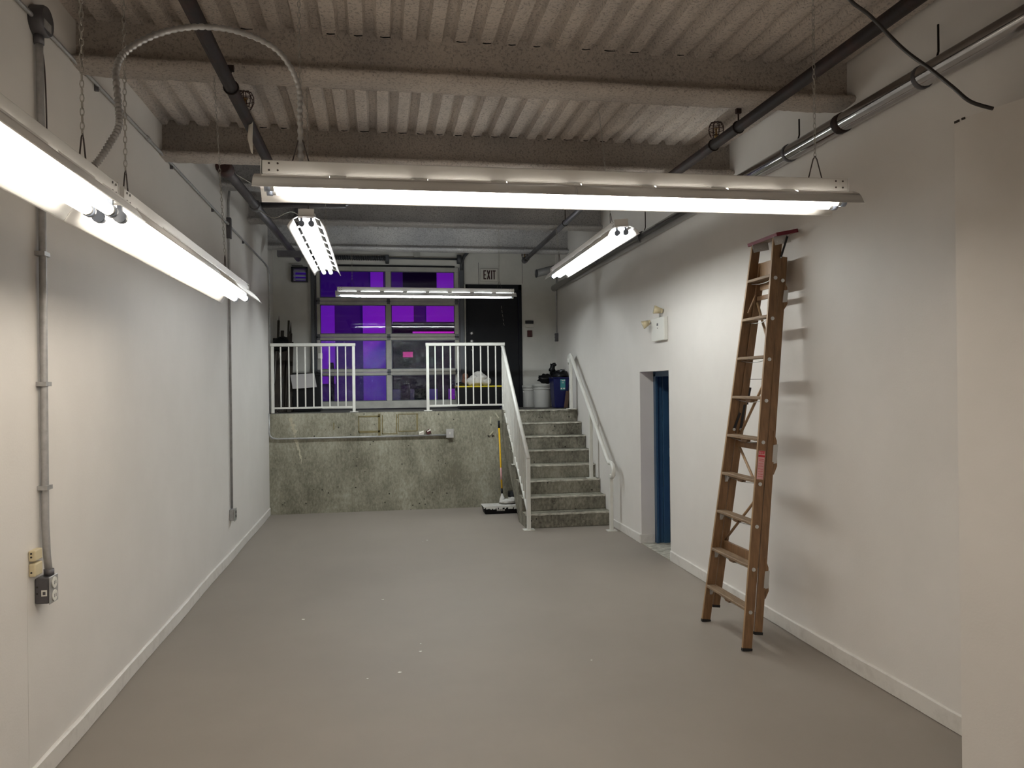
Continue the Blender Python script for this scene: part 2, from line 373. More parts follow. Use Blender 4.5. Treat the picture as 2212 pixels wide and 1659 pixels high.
# ceiling: fluted deck, front part lower than the rear part
def flute_deck(y0, y1, z):
    m_ = MB(); P_ = .147; prof = []
    x = .588-.147*16
    while x < 3.1:
        prof += [(x, z), (x+.036, z-.003), (x+.074, z), (x+.088, z+.036), (x+.131, z+.036)]; x += P_
    n = len(prof); vs = []
    segs = max(2, int((y1-y0)/.12))
    for i in range(segs+1):
        y = y0+(y1-y0)*i/segs
        vs += [(px+random.uniform(-.0015, .0015), y, pz+random.uniform(-.001, .001)) for px, pz in prof]
    fs = [(i*n+k, i*n+k+1, (i+1)*n+k+1, (i+1)*n+k) for i in range(segs) for k in range(n-1)]
    m_.add(vs, fs, False); return m_
ceiling = struct('ceiling', MB().box(-1.85, -3.36, 4.36, 3.2, 13.1, 4.42), M['deck_gap'], 'dark roof slab above sprayed fluted deck')
link('deck', flute_deck(-3.2, 6.24, DECK_F), M['deck'], ceiling)
link('deck', flute_deck(6.30, 12.9, DECK_R), M['deck_r'], ceiling)
def beam(y, z, ztop, x0=-1.66, x1=2.99):
    """rolled steel joist under lumpy spray: profile in y,z along x."""
    w_, t = .118, .048
    prof = [(-.022, ztop), (-.022, z+t+.02), (-.045, z+t+.004), (-w_+.01, z+t-.004), (-w_, z+t*.5), (-w_+.008, z+.008), (-.06, z), (.06, z), (w_-.008, z+.008), (w_, z+t*.5), (w_-.01, z+t), (.045, z+t+.004), (.022, z+t+.02), (.022, ztop)]
    m_ = MB(); n = len(prof); segs = 150; vs = []
    for i in range(segs+1):
        x = x0+(x1-x0)*i/segs
        vs += [(x, y+py+random.uniform(-.0035, .0035), pz+random.uniform(-.0035, .0035)) for py, pz in prof]
    fs = [(i*n+k, i*n+k+1, (i+1)*n+k+1, (i+1)*n+k) for i in range(segs) for k in range(n-1)]
    m_.add(vs, fs, True)
    return link('beam', m_, M['beam'] if y < 7 else M['deck_r'], ceiling)
for yb_, xs_ in ((4.485, (-.70, -.25, -.10, .05, .48, .627, .774, .92, 1.215, 1.36, 1.51, 1.80)), (6.165, (-.85, -.70, -.25, -.10, .05, .19, .33, .48, .627, .774, .92, 1.065, 1.36, 1.51, 1.66, 1.80))):
    for x_ in xs_:
        l_ = random.uniform(.02, .035)
        link('spray_gap', MB().poly([(x_-l_, yb_-.012, DECK_F-.004), (x_-l_*.3, yb_-.016, DECK_F-.009), (x_+l_, yb_-.012, DECK_F-.003), (x_+l_*.8, yb_-.012, DECK_F+.006), (x_-l_*.7, yb_-.012, DECK_F+.008)], (0, .006, 0)), M['deck_gap'], ceiling)
for y, z, zt in ((4.53, 3.535, 3.84), (6.21, 3.535, 4.36), (8.40, 3.86, 4.24), (10.10, 3.86, 4.24), (11.97, 3.86, 4.24), (1.6, 3.535, 3.84), (-1.2, 3.535, 3.84)):
    beam(y, z, zt)

# ------------------------------------------------------------------ platform and stairs
plat = struct('wall_platform', MB().box(-1.66, 11.65, 0, XR, 13.05, 1.442), M['concrete'], 'raw board-marked concrete face of the raised platform')
link('platform_floor', MB().box(-1.66, 11.66, 1.442, XR, 12.86, 1.45), M['platform'], plat)
def strip(x0, z0, x1, z1, name='tape_strip', m_='tape', t=.004):
    return link(name, MB().box(x0, 11.65-t, z0, x1, 11.651, z1), M[m_], plat)
for (x0, z0, x1, z1) in ((-.325, 1.375, -.015, 1.395), (-.325, 1.15, -.31, 1.39), (-.325, 1.145, -.015, 1.175), (-.04, 1.10, -.005, 1.42), (.015, 1.12, .03, 1.40), (.015, 1.12, .24, 1.132), (.22, 1.13, .235, 1.41), (.25, 1.16, .262, 1.41), (.25, 1.405, .54, 1.415), (.25, 1.152, .53, 1.165), (.515, 1.16, .54, 1.41), (-.68, 1.20, -.665, 1.30)):
    strip(x0, z0, x1, z1)
dr = MB()
for k in range(16):
    t = k/15; x = -1.27+.14*t+random.uniform(-.012, .012); z = 1.36-.62*t; r = (.034*(1-t)+.010)*random.uniform(.4, 1.2)
    dr.poly([(x+math.cos(a*PI/3)*r*random.uniform(.6, 1.3), 11.65, z+math.sin(a*PI/3)*.028*random.uniform(.8, 1.4)) for a in range(6)], (0, -.003, 0))
link('plaster_drip', dr, M['plaster'], plat)

RISE, RUN, Y0, SX0, SX1 = 1.45/8, .24, 9.77, 1.79, 2.905
st = thing('concrete_staircase', (2.35, Y0, 0), 'eight-step raw concrete stair rising to the raised platform', 'staircase')
for k in range(8):
    y = Y0+RUN*k; z1 = RISE*(k+1); z0 = RISE*k if k else 0.0
    yb = y+RUN+.02 if k < 7 else 11.66
    s_ = link('step', MB().box(SX0, y, z0, SX1, yb, z1-.016), M['stair'], st, bevel=.004)
    nose = MB(); n = 24; vs = []
    for i in range(n+1):
        x = SX0-.003+(SX1-SX0+.003)*i/n; j = random.uniform(-.003, .003)
        vs += [(x, y-.008+j, z1-.020+random.uniform(-.005, .004)), (x, y-.004+j, z1-.001), (x, y+.014+random.uniform(-.004, .004), z1)]
    nose.add(vs, [(i*3+q, i*3+q+1, i*3+q+4, i*3+q+3) for i in range(n) for q in range(2)])
    link('nosing', nose, M['stair_nose'], s_)
    link('tread', MB().box(SX0, y+.004, z1-.017, SX1, yb, z1-.001), M['stair'], s_)
link('waist_slab', MB().prism([(Y0+.01, 0), (Y0+.50, 0), (11.66, 1.16*(11.66-Y0-.5)/1.39*.93), (11.66, 1.25), (11.45, 1.27), (Y0+.25, .16)], SX0+.004, SX1, 'yz'), M['stair'], st)

# ------------------------------------------------------------------ railings
def sq(m_, p0, p1, w_=.038): return m_.bar(p0, p1, w_, w_, (1, 0, 0) if abs(Vector(p1).x-Vector(p0).x) < .5*(Vector(p1)-Vector(p0)).length else (0, 1, 0))
YR = 11.70
def guard(name, xa, xb, label, plates):
    g = thing(name, ((xa+xb)/2, YR, 1.45), label, 'railing')
    link('top_rail', MB().box(xa-.01, YR-.028, 2.412, xb+.01, YR+.028, 2.458), M['rail'], g, bevel=.006, seg=2)
    link('bottom_rail', sq(MB(), (xa, YR, 1.525), (xb, YR, 1.525), .026), M['rail'], g)
    for x in (xa+.018, xb-.018):
        link('post', MB().box(x-.021, YR-.021, 1.45, x+.021, YR+.021, 2.415), M['rail'], g, bevel=.004)
    for x in plates:
        link('base_plate', MB().box(x-.06, YR-.04, 1.45, x+.06, YR+.04, 1.459), M['rail'], g)
    n = 9; a, b = xa+.018, xb-.018
    for k in range(n):
        x = a+(b-a)*(k+1)/(n+1)
        link('baluster', MB().box(x-.009, YR-.009, 1.53, x+.009, YR+.009, 2.415), M['rail'], g)
    return g
guard('guard_railing', -1.545, -.365, 'white metal guard rail on platform beside the left wall', (-.383,))
guard('guard_railing', .675, 1.845, 'white metal guard rail on platform at head of the stair', (.693,))
# sloping stair railing
XS = 1.812
def slope(y): return .905+(y-9.66)*(2.40-.905)/(11.62-9.66)
sr = thing('stair_railing', (XS, 9.66, 0), 'white sloping balustrade down the open side of the stair', 'railing')
tr = MB(); tr.tube([(XS, 11.66, 2.40), (XS, 11.60, slope(11.60)), (XS, 9.64, slope(9.64))], .026, 10); link('top_rail', tr, M['rail'], sr)
link('bottom_rail', MB().bar((XS, 11.64, slope(11.64)-.90), (XS, 9.66, slope(9.66)-.72), .03, .03, (1, 0, 0)), M['rail'], sr)
link('post', MB().box(XS-.024, 9.64, .004, XS+.024, 9.688, slope(9.66)), M['rail'], sr, bevel=.004)
link('post', MB().box(XS-.022, 10.60, RISE*4, XS+.022, 10.645, slope(10.62)), M['rail'], sr, bevel=.004)
link('base_plate', MB().box(XS-.07, 9.60, .001, XS+.07, 9.73, .010), M['rail'], sr)
link('base_plate', MB().box(XS-.05, 10.57, RISE*4, XS+.05, 10.67, RISE*4+.008), M['rail'], sr)
for k in range(15):
    y = 9.78+.122*k
    if abs(y-10.62) < .05: continue
    lo = slope(y)-.72-(.18)*(y-9.66)/1.98
    link('baluster', MB().box(XS-.009, y-.009, lo, XS+.009, y+.009, slope(y)-.01), M['rail'], sr)
# wall-side handrail
XH = 2.80
hr = thing('stair_handrail', (XH, 9.36, 0), 'white round handrail on three posts beside the right wall', 'railing')
hp = [(XH, 11.46, 2.13), (XH, 11.50, 2.19), (XH, 11.48, 2.24), (XH, 11.41, 2.255), (XH, 11.35, 2.225)]
p0, p1 = Vector((XH, 11.30, 2.185)), Vector((XH, 9.52, .865))
hp += [tuple(p0.lerp(p1, t/10)) for t in range(11)]
hp += [(XH, 9.44, .835), (XH, 9.36, .84), (XH, 9.30, .815), (XH, 9.27, .765), (XH, 9.28, .70), (XH, 9.33, .665), (XH, 9.37, .67)]
link('rail_tube', MB().tube(hp, .027, 12), M['rail'], hr)
for y, z0, z1 in ((11.40, 1.45, 2.24), (10.31, RISE*3, 1.45), (9.385, .0, .70)):
    pst = link('post', MB().box(XH-.022, y-.022, z0+.008, XH+.022, y+.022, z1), M['rail'], hr, bevel=.004)
    link('base_plate', MB().box(XH-.06, y-.055, z0, XH+.06, y+.055, z0+.009), M['rail'], pst)

# ------------------------------------------------------------------ fluorescent fittings
def chain_mesh(p0, p1, pitch=.020, r=.0014, w_=.0055):
    m_ = MB(); p0, p1 = Vector(p0), Vector(p1); a = p1-p0; n = max(1, int(a.length/pitch)); a.normalize()
    t = Vector((1, 0, 0)) if abs(a.x) < .9 else Vector((0, 1, 0)); u = a.cross(t).normalized(); q = a.cross(u)
    for i in range(n+1):
        c = p0+a*(pitch*i); sd = (u if i % 2 else q); L_ = pitch*.64
        pts = [c+a*L_*math.cos(th)*(1 if abs(math.cos(th)) > .5 else .9)+sd*w_*math.sin(th) for th in [2*PI*k/8 for k in range(8)]]
        m_.tube(pts, r, 4, closed=True)
    return m_
HWID = .115
def fitting(loc, rotz, L, label, tube_mat, hooks, group='two-tube fluorescent fittings hung on chains', roll=0.0):
    """local x runs along the fitting, z = 0 at the lower lip of the reflector. hooks: (local x, chain top offset or None)."""
    t = thing('fluorescent_light', loc, label, 'lamp', group, rotz); t.rotation_euler[0] = roll
    h2 = L/2
    ch = MB().box(-h2+.01, -.048, .062, h2-.01, .048, .112)
    chn = link('channel', ch, M['lampwhite'], t, local=True, bevel=.003)
    for ex in (-h2+.01, h2-.01):
        sg = 1 if ex > 0 else -1
        link('end_plate', MB().box(ex-.002, -.05, .055, ex+sg*.004, .05, .114), M['lampwhite'], chn, local=True)
        for yy, zz in ((-.0495, .10), (-.0495, .075), (.0495, .10), (.0495, .075)):
            for dx in (.025, .055):
                link('screw', MB().cyl((ex-sg*dx, yy, zz), (ex-sg*dx, yy*1.03, zz), .004, n=6), M['wire'], chn, local=True)
    for hs in (-1, 1):
        xa, xb = (-h2-.015, .004) if hs < 0 else (-.004, h2+.015)
        m_ = MB()
        m_.box(xa, -.052, .058, xb, .052, .0605)            # tray above the tubes
        n = 4; pit = (xb-xa)/n
        for sy in (-1, 1):
            prof = [(.086, .0435), (.096, .033), (.106, .018), (HWID, .0015), (HWID+.006, .0), (HWID+.006, -.0012), (HWID-.001, .0), (.1045, .017), (.0945, .0315), (.085, .042)]
            m_.add([(x, sy*py, pz) for x in (xa, xb) for py, pz in prof],
                   [(k, (k+1) % 10, 10+(k+1) % 10, 10+k) for k in range(10)]+[tuple(range(10)), tuple(range(10, 20))], True)
            for k in range(n):                              # bridges between the uplight slots
                m_.add([(xa+pit*(k+.10), sy*.086, .0435), (xa+pit*(k+.90), sy*.086, .0435), (xa+pit*(k+.90), sy*.084, .0505), (xa+pit*(k+.10), sy*.084, .0505), (xa+pit*(k+.10), sy*.0848, .0435), (xa+pit*(k+.90), sy*.0848, .0435), (xa+pit*(k+.90), sy*.0828, .0505), (xa+pit*(k+.10), sy*.0828, .0505)],
                       [(0, 1, 2, 3), (7, 6, 5, 4), (0, 4, 5, 1), (2, 6, 7, 3), (1, 5, 6, 2), (3, 7, 4, 0)])
                for (a, b) in ((xa+pit*k, xa+pit*k+pit*.10), (xa+pit*(k+1)-pit*.10, xa+pit*(k+1))):
                    m_.add([(a, sy*.052, .0605), (b, sy*.052, .0605), (b, sy*.086, .0435), (a, sy*.086, .0435), (a, sy*.052, .059), (b, sy*.052, .059), (b, sy*.085, .042), (a, sy*.085, .042)],
                           [(0, 1, 2, 3), (7, 6, 5, 4), (0, 4, 5, 1), (2, 6, 7, 3), (1, 5, 6, 2), (3, 7, 4, 0)])
        link('reflector', m_, M['lampwhite'], t, local=True)
    for yy in (-.031, .031):
        ta, tb = -h2+.05, h2-.05
        tb_ = link('tube', MB().cyl((ta, yy, .022), (tb, yy, .022), .0165, n=12), tube_mat, t, local=True)
        for xx, d in ((ta, -1), (tb, 1)):
            link('end_cap', MB().cyl((xx, yy, .022), (xx+d*.014, yy, .022), .0172, n=12), M['alu'], tb_, local=True)
            hd_ = link('lamp_holder', MB().cyl((xx+d*.014, yy, .022), (xx+d*.034, yy, .022), .0195, n=14), M['socket'], t, local=True)
            link('holder_stem', MB().box(xx+d*.018, yy-.007, .022, xx+d*.030, yy+.007, .058), M['socket'], hd_, local=True)
    for hx, top in hooks:
        hk = MB().tube([(hx-.032, 0, .112), (hx-.008, 0, .20), (hx, 0, .212), (hx+.008, 0, .20), (hx+.032, 0, .112)], .0024, 6)
        link('hanger_hook', hk, M['wire'], t, local=True)
        if top: link('chain', chain_mesh((hx, 0, .215), top), M['chain'], t, local=True)
    return t
ZT = 3.79
# near left pair, end to end along the left wall
fitting((-.832, 3.80, 2.34), PI/2, 2.38, 'fluorescent fitting along left wall with far end in view', M['tube_o'], ((-1.0, (-1.0, 0, ZT-2.34)), (.70, (.72, .05, 3.54-2.34))))
fitting((-.832, 1.385, 2.34), PI/2, 2.38, 'nearest fluorescent fitting, running out of the frame at left', M['tube_o'], ((1.03, (1.03, 0, ZT-2.34)), (-.9, (-.9, 0, ZT-2.34))))
fitting((.728, 2.94, 2.52), -.006, 2.29, 'large white crosswise fluorescent fitting in front of the beams', M['tube_w'], ((-1.005, (-1.005, 0, ZT-2.52)), (1.02, (1.02, 0, ZT-2.52))))
fitting((-.468, 6.37, 2.862), PI/2+.005, 2.29, 'fluorescent fitting seen end-on below rear ceiling on the left', M['tube_d'], ((-.95, (-.95, 0, DECK_R-2.862)), (.95, (.95, 0, DECK_R-2.862))))
fitting((1.715, 6.47, 2.866), PI/2-.015, 2.29, 'fluorescent fitting slanting above emergency light by the right wall', M['tube_c'], ((-.9, (-.9, 0, DECK_R-2.866)), (.9, (.9, 0, DECK_R-2.866))), roll=-.10)
fitting((.610, 10.20, 2.972), .03, 2.29, 'small far crosswise fluorescent fitting before the glazed overhead door', M['tube_f'], ((-.95, (-.95, 0, DECK_R-2.972)), (.95, (.95, 0, DECK_R-2.972))))

# added fittings, unseen behind the viewpoint, put in to light the near walls
fitting((2.05, -1.1, 2.80), PI/2, 2.29, 'added unseen fluorescent fitting near right wall behind the viewpoint', M['tube_w'], ((-.9, (-.9, 0, ZT-2.80)), (.9, (.9, 0, ZT-2.80))))
fitting((.4, -2.0, 2.80), 0.0, 2.29, 'added unseen crosswise fluorescent fitting at the end wall behind the viewpoint', M['tube_w'], ((-.9, (-.9, 0, ZT-2.80)), (.9, (.9, 0, ZT-2.80))))

# flexible armoured cable looping between the near fittings
def smooth_path(pts, k=8):
    P_ = [Vector(p) for p in pts]; out = []
    for i in range(len(P_)-1):
        a, b, c, d = P_[max(i-1, 0)], P_[i], P_[i+1], P_[min(i+2, len(P_)-1)]
        for j in range(k):
            t = j/k
            out.append(.5*((2*b)+(c-a)*t+(2*a-5*b+4*c-d)*t*t+(3*b-a-3*c+d)*t**3))
    out.append(P_[-1]); return out
fl = smooth_path([(-.277, 2.95, 2.632), (-.278, 2.95, 2.794), (-.283, 2.93, 2.921), (-.345, 2.88, 3.014), (-.457, 2.80, 3.037), (-.572, 2.70, 3.004), (-.675, 2.62, 2.940), (-.745, 2.54, 2.850), (-.765, 2.50, 2.775), (-.752, 2.47, 2.665), (-.745, 2.45, 2.59), (-.765, 2.43, 2.53), (-.79, 2.42, 2.48), (-.81, 2.41, 2.452)], 24)
tag(link('armoured_cable', MB().tube(fl, lambda i: .0108 if (i//2) % 2 else .0082, 8), M['galv']), 'ribbed grey flexible cable arching between two near fluorescent fittings', 'cable')

# ------------------------------------------------------------------ conduits and boxes on the left wall
XC = XL+.018
cr_ = thing('wall_conduit', (XC, 3.95, 3.54), 'thin grey conduit running along left wall from round box to the platform', 'conduit')
pts = [(XC, -1.0, 3.548), (XC, 3.95, 3.548), (XC, 11.40, 3.548), (XC, 11.60, 3.535), (XC, 11.69, 3.46), (XC, 11.71, 3.36), (XC, 11.71, 1.46)]
link('pipe', MB().tube(pts, .0105, 8), M['galv'], cr_)
for y in (4.78, 6.40, 7.9, 9.6):
    link('clip', MB().box(XL, y-.008, 3.515, XC+.004, y+.008, 3.552), M['bluepipe'], cr_)
for y in (5.75, 8.6):
    link('coupling', MB().cyl((XC, y-.03, 3.548), (XC, y+.03, 3.548), .0155, n=10), M['galv'], cr_)
jb = link('junction_box', MB().lathe((XL, 3.99, 3.55), [(.072, 0), (.072, .05), (.066, .062)], 20, 'x'), M['bluepipe'], cr_)
link('box_label', MB().box(XL+.062, 3.94, 3.505, XL+.064, 4.02, 3.545), M['galv'], jb)
vc = thing('drop_conduit', (XC, 3.99, .95), 'thick grey conduit dropping down left wall to an outlet box', 'conduit')
link('pipe', MB().tube([(XC+.005, 3.985, 3.49), (XC+.005, 3.99, 3.35), (XC+.005, 4.0, 2.9), (XC+.005, 3.995, 1.2), (XC+.012, 3.99, 1.05), (XC+.022, 3.985, .96)], .0165, 10), M['galv'], vc)
for p, q in (((XC+.005, 3.985, 3.49), (XC+.005, 3.985, 3.44)), ((XC+.022, 3.985, .985), (XC+.022, 3.985, .95))):
    link('coupling', MB().cyl(p, q, .022, n=10), M['bluepipe'], vc)
for z in (1.85, 2.46, 1.365): link('clip', MB().box(XL, 3.965, z-.01, XC+.026, 4.03, z+.01), M['galv'], vc)
thin = smooth_path([(XL+.02, 4.02, 3.45), (XL+.02, 4.055, 3.328), (XL+.02, 4.068, 3.02), (XL+.02, 4.037, 2.66), (XL+.02, 4.03, 2.44), (XL+.02, 4.032, 2.13), (XL+.02, 4.03, 1.6), (XL+.02, 4.02, 1.05)], 6)
tag(link('thin_cable', MB().tube(thin, .0035, 6), M['wire']), 'thin dark cable hanging loosely beside the thick drop conduit', 'cable')
ob = thing('outlet_box', (XL, 3.97, .90), 'grey metal surface outlet box with two cream sockets on left wall', 'outlet')
bx = link('box', MB().box(XL, 3.925, .835, XL+.062, 4.015, .955), M['bluepipe'], ob, bevel=.008, seg=2)
link('cover', MB().box(XL+.062, 3.922, .832, XL+.067, 4.018, .958), M['galv'], ob, bevel=.003)
for z in (.925, .865):
    sk = link('socket', MB().cyl((XL+.067, 3.97, z), (XL+.072, 3.97, z), .026, n=14), M['plastic_w'], ob)
    link('slot', MB().box(XL+.0715, 3.960, z-.008, XL+.0728, 3.963, z+.008).box(XL+.0715, 3.977, z-.008, XL+.0728, 3.980, z+.008), M['cable'], sk)
lb = link('sticker', MB().box(XL+.030, 3.9235, .872, XL+.054, 3.9255, .900), M['plastic_w'], ob)
link('sticker_print', MB().box(XL+.036, 3.923, .878, XL+.048, 3.9237, .893), M['bluepipe'], lb)
for z in (.915, .885):
    link('knockout', MB().cyl((XL+.012, 3.9253, z), (XL+.012, 3.9235, z), .005, n=8), M['cable'], ob)
for z0, z1, n_, lab in ((1.045, 1.095, 2, 'cream phone jack with two holes, upper of the pair on left wall'), (.975, 1.035, 1, 'cream phone jack with one hole, lower of the pair on left wall')):
    j = thing('phone_jack', (XL, 3.90, z0), lab, 'wall jack', 'cream phone jacks beside the outlet box')
    link('housing', MB().box(XL, 3.865, z0, XL+.030, 3.945, z1), M['plastic_c'], j, bevel=.006, seg=2)
    for q in range(n_):
        link('hole', MB().cyl((XL+.013, 3.866, z0+.020+.016*q), (XL+.013, 3.8635, z0+.020+.016*q), .0045, n=8), M['cable'], j)
c2 = thing('drop_conduit', (XC, 8.68, .45), 'far thin conduit dropping behind the near fitting to a small box', 'conduit')
link('pipe', MB().tube([(XL+.16, 8.9, 4.06), (XL+.08, 8.76, 4.02), (XC+.01, 8.69, 3.93), (XC, 8.67, 3.78), (XC, 8.67, .55)], .0125, 8), M['galv'], c2)
link('box', MB().box(XL, 8.62, .425, XL+.05, 8.73, .545), M['galv'], c2, bevel=.006)
link('cover', MB().box(XL+.05, 8.615, .42, XL+.055, 8.735, .55), M['alu'], c2)
link('switch', MB().box(XL+.055, 8.665, .455, XL+.062, 8.69, .485).box(XL+.055, 8.665, .495, XL+.062, 8.69, .525), M['bluepipe'], c2)
link('elbow_box', MB().box(XL, 8.64, 3.40, XL+.045, 8.70, 3.62), M['bluepipe'], c2, bevel=.004)

# ------------------------------------------------------------------ sprinkler pipes
def sprinkler(parent, x, y, z, tagged=False):
    hd = link('sprinkler_head', MB().cyl((x, y, z), (x, y, z+.03), .013, n=8).cyl((x, y, z+.03), (x, y, z+.065), .006, n=6).cyl((x, y, z+.065), (x, y, z+.068), .018, n=10), M['brass'], parent)
    m_ = MB()
    for k in range(8):
        a = 2*PI*k/8
        m_.tube([(x+math.cos(a)*rr, y+math.sin(a)*rr, z+hh) for rr, hh in ((.036, .01), (.050, .04), (.050, .075), (.034, .105), (0, .112))], .0028, 4)
    for hh, rr in ((.012, .037), (.057, .051), (.096, .041)):
        m_.tube([(x+math.cos(2*PI*k/12)*rr, y+math.sin(2*PI*k/12)*rr, z+hh) for k in range(12)], .0022, 4, closed=True)
    link('cage', m_, M['rust'], hd)
    return hd
def hanger(parent, x, y, zp, ztop, r):
    m_ = MB().tube([(x+math.cos(2*PI*k/14)*(r+.004), y, zp+math.sin(2*PI*k/14)*(r+.004)) for k in range(14)], .004, 4, closed=True)
    m_.cyl((x, y, zp+r), (x, y, ztop), .005, n=6).box(x-.016, y-.012, ztop-.03, x+.016, y+.012, ztop)
    return link('pipe_hanger', m_, M['blackpipe'], parent)
lp = thing('sprinkler_pipe', (-.765, 4.5, 3.42), 'rusty dark sprinkler pipe crossing under the front beams at left', 'pipe', 'dark sprinkler pipes under the ceiling')
link('pipe', MB().cyl((-.765, -2.8, 3.42), (-.765, 6.30, 3.42), .034, n=16), M['blackpipe'], lp)
sprinkler(lp, -.765, 4.80, 3.452)
hanger(lp, -.765, 4.36, 3.42, 3.535, .034)
link('paper_tag', MB().add([(-.752, 4.865, 3.425), (-.732, 4.875, 3.412), (-.765, 4.87, 3.31), (-.738, 4.885, 3.315), (-.745, 4.865, 3.225), (-.735, 4.87, 3.215)], [(0, 1, 3, 2), (2, 3, 5, 4)], True), M['paper'], lp).modifiers.new('thick', 'SOLIDIFY').thickness = .0015
rp = thing('sprinkler_pipe', (2.235, 4.5, 3.42), 'rusty dark sprinkler pipe crossing under the front beams at right', 'pipe', 'dark sprinkler pipes under the ceiling')
link('pipe', MB().cyl((2.235, -2.8, 3.42), (2.235, 6.30, 3.42), .034, n=16), M['blackpipe'], rp)
sprinkler(rp, 2.235, 4.95, 3.452)
hanger(rp, 2.235, 4.62, 3.42, 3.535, .034)
hanger(rp, 2.235, 4.99, 3.42, 3.45, .034)
rr_ = thing('sprinkler_pipe', (2.255, 10.0, 3.80), 'grey sprinkler pipe ending in a head near exit sign', 'pipe')
link('pipe', MB().cyl((2.235, 6.34, 3.80), (2.29, 12.30, 3.80), .032, n=14), M['bluepipe'], rr_)
link('elbow', MB().lathe((2.29, 12.30, 3.80), [(.034, -.06), (.048, -.05), (.048, .03), (.03, .045)], 12, 'y'), M['bluepipe'], rr_)
sprinkler(rr_, 2.29, 12.30, 3.83); hanger(rr_, 2.292, 12.10, 3.80, 4.18, .032); hanger(rr_, 2.262, 9.4, 3.80, 4.18, .032)
rl = thing('sprinkler_main', (-1.27, 9.0, 3.75), 'dark grey sprinkler main high along the left wall of the rear bay', 'pipe')
link('pipe', MB().cyl((-1.33, 7.2, 3.76), (-1.20, 12.2, 3.76), .045, n=14), M['bluepipe'], rl)
link('coupling', MB().lathe((-1.33, 7.25, 3.76), [(.06, -.10), (.07, -.08), (.07, .06), (.055, .10)], 14, 'y'), M['rust'], rl)
link('coupling', MB().lathe((-1.29, 8.7, 3.76), [(.05, -.06), (.058, -.05), (.058, .05), (.05, .06)], 14, 'y'), M['bluepipe'], rl)
link('branch', MB().cyl((-1.30, 8.75, 3.78), (-.35, 8.75, 3.80), .03, n=10).cyl((-.35, 8.75, 3.80), (-.35, 8.75, 4.1), .03, n=10), M['bluepipe'], rl)
link('riser', MB().box(-1.02, 10.0, 3.72, -.96, 10.06, 4.1), M['bluepipe'], rl)
link('bracket', MB().box(-1.36, 11.0, 3.60, -.98, 11.1, 3.68), M['bluepipe'], rl)
for w_pts, w_r in (([(-1.32, 7.5, 3.80), (-1.1, 7.7, 3.70), (-.95, 7.9, 3.62)], .004), ([(-1.25, 8.6, 3.70), (-1.1, 8.62, 3.62), (-.98, 8.66, 3.68), (-.9, 8.8, 3.72), (-.7, 9.1, 3.63)], .005)):
    link('loose_wire', MB().tube(smooth_path(w_pts, 6), w_r, 5), M['chain'], rl)
vl = thing('valve_cluster', (-.9, 8.75, 3.9), 'dark jumble of rusty pipe fittings behind the end-on fitting', 'pipe fitting')
for x, z, l in ((-.95, 3.93, .16), (-.78, 3.90, .13), (-.62, 3.95, .18)):
    link('fitting', MB().lathe((x, 8.85, z), [(.03, -l), (.05, -l*.6), (.05, l*.5), (.03, l)], 10, 'y'), M['rust'], vl)
link('header', MB().cyl((-1.15, 8.9, 3.85), (-.5, 8.9, 3.85), .035, n=10), M['bluepipe'], vl)

# silver pipe along the right wall
XP = 2.835
sp = thing('silver_pipe', (XP, 5.0, 3.415), 'large shiny silver pipe strapped high along the right wall', 'pipe')
link('pipe', MB().cyl((XP, -2.8, 3.43), (XP, 12.6, 3.40), .056, n=20), M['silver'], sp)
for y in (4.45, 3.72, 5.08, 6.6, 8.2, 9.9):
    wd = .035 if y == 4.45 else .014
    link('strap', MB().lathe((XP, y, 3.415), [(.0565, -wd), (.062, -wd*.8), (.062, wd*.8), (.0565, wd)], 20, 'y'), M['bluepipe'] if y != 4.45 else M['blackpipe'], sp)
for y, z in ((3.64, 3.66), (5.01, 3.63), (8.2, 3.7)):
    link('hanger_rod', MB().tube([(XP+.02, y, 3.47), (XP+.035, y, 3.52), (XP+.035, y, z)], .0055, 6), M['blackpipe'], sp)
du = thing('duct_stub', (2.7, 12.5, 3.66), 'short dark duct stub low in the far right ceiling corner', 'duct')
link('body', MB().cyl((2.50, 12.42, 3.61), (2.905, 12.45, 3.72), .062, n=18), M['ductgrey'], du)
link('rim', MB().lathe((2.50, 12.42, 3.61), [(.055, -.012), (.067, -.006), (.067, .010), (.060, .016)], 18, 'x'), M['track'], du)

cab = smooth_path([(1.60, 2.62, 3.36), (1.687, 2.6, 3.208), (1.775, 2.6, 3.147), (1.867, 2.55, 3.013), (1.939, 2.5, 2.922), (1.989, 2.45, 2.84), (2.030, 2.42, 2.783), (2.10, 2.40, 2.755)], 6)
cab = [(1.55, 2.62, 3.79)]+cab
tag(link('black_cable', MB().tube(cab, .0066, 8), M['cable']), 'loose black cable dangling from ceiling at upper right', 'cable')

# ------------------------------------------------------------------ step ladder
ld = thing('step_ladder', (2.5, 5.3, 0), 'tall wooden step ladder leaning folded against the right wall', 'ladder')
def lerp(a, b, t): return Vector(a)+(Vector(b)-Vector(a))*t
FN0, FN1 = Vector((2.424, 4.985, .0)), Vector((2.772, 5.145, 2.83))
FF0, FF1 = Vector((2.424, 5.665, .0)), Vector((2.772, 5.465, 2.83))
RN0, RN1 = Vector((2.507, 4.985, .105)), Vector((2.8165, 5.150, 2.70))
RF0, RF1 = Vector((2.507, 5.665, .105)), Vector((2.8165, 5.460, 2.70))
def rail(p0, p1, depth, thick, foot=True, name='front_rail'):
    up = (p1-p0).normalized(); a = p0+up*.018
    r = link(name, MB().bar(a, p1, depth, thick, (1, 0, 0)), M['wood'], ld, bevel=.003)
    link('rubber_foot', MB().bar(p0, a, depth+.004, thick+.004, (1, 0, 0)), M['rubber'], r)
    return r
fr_n = rail(FN0, FN1, .066, .021); fr_f = rail(FF0, FF1, .066, .021)
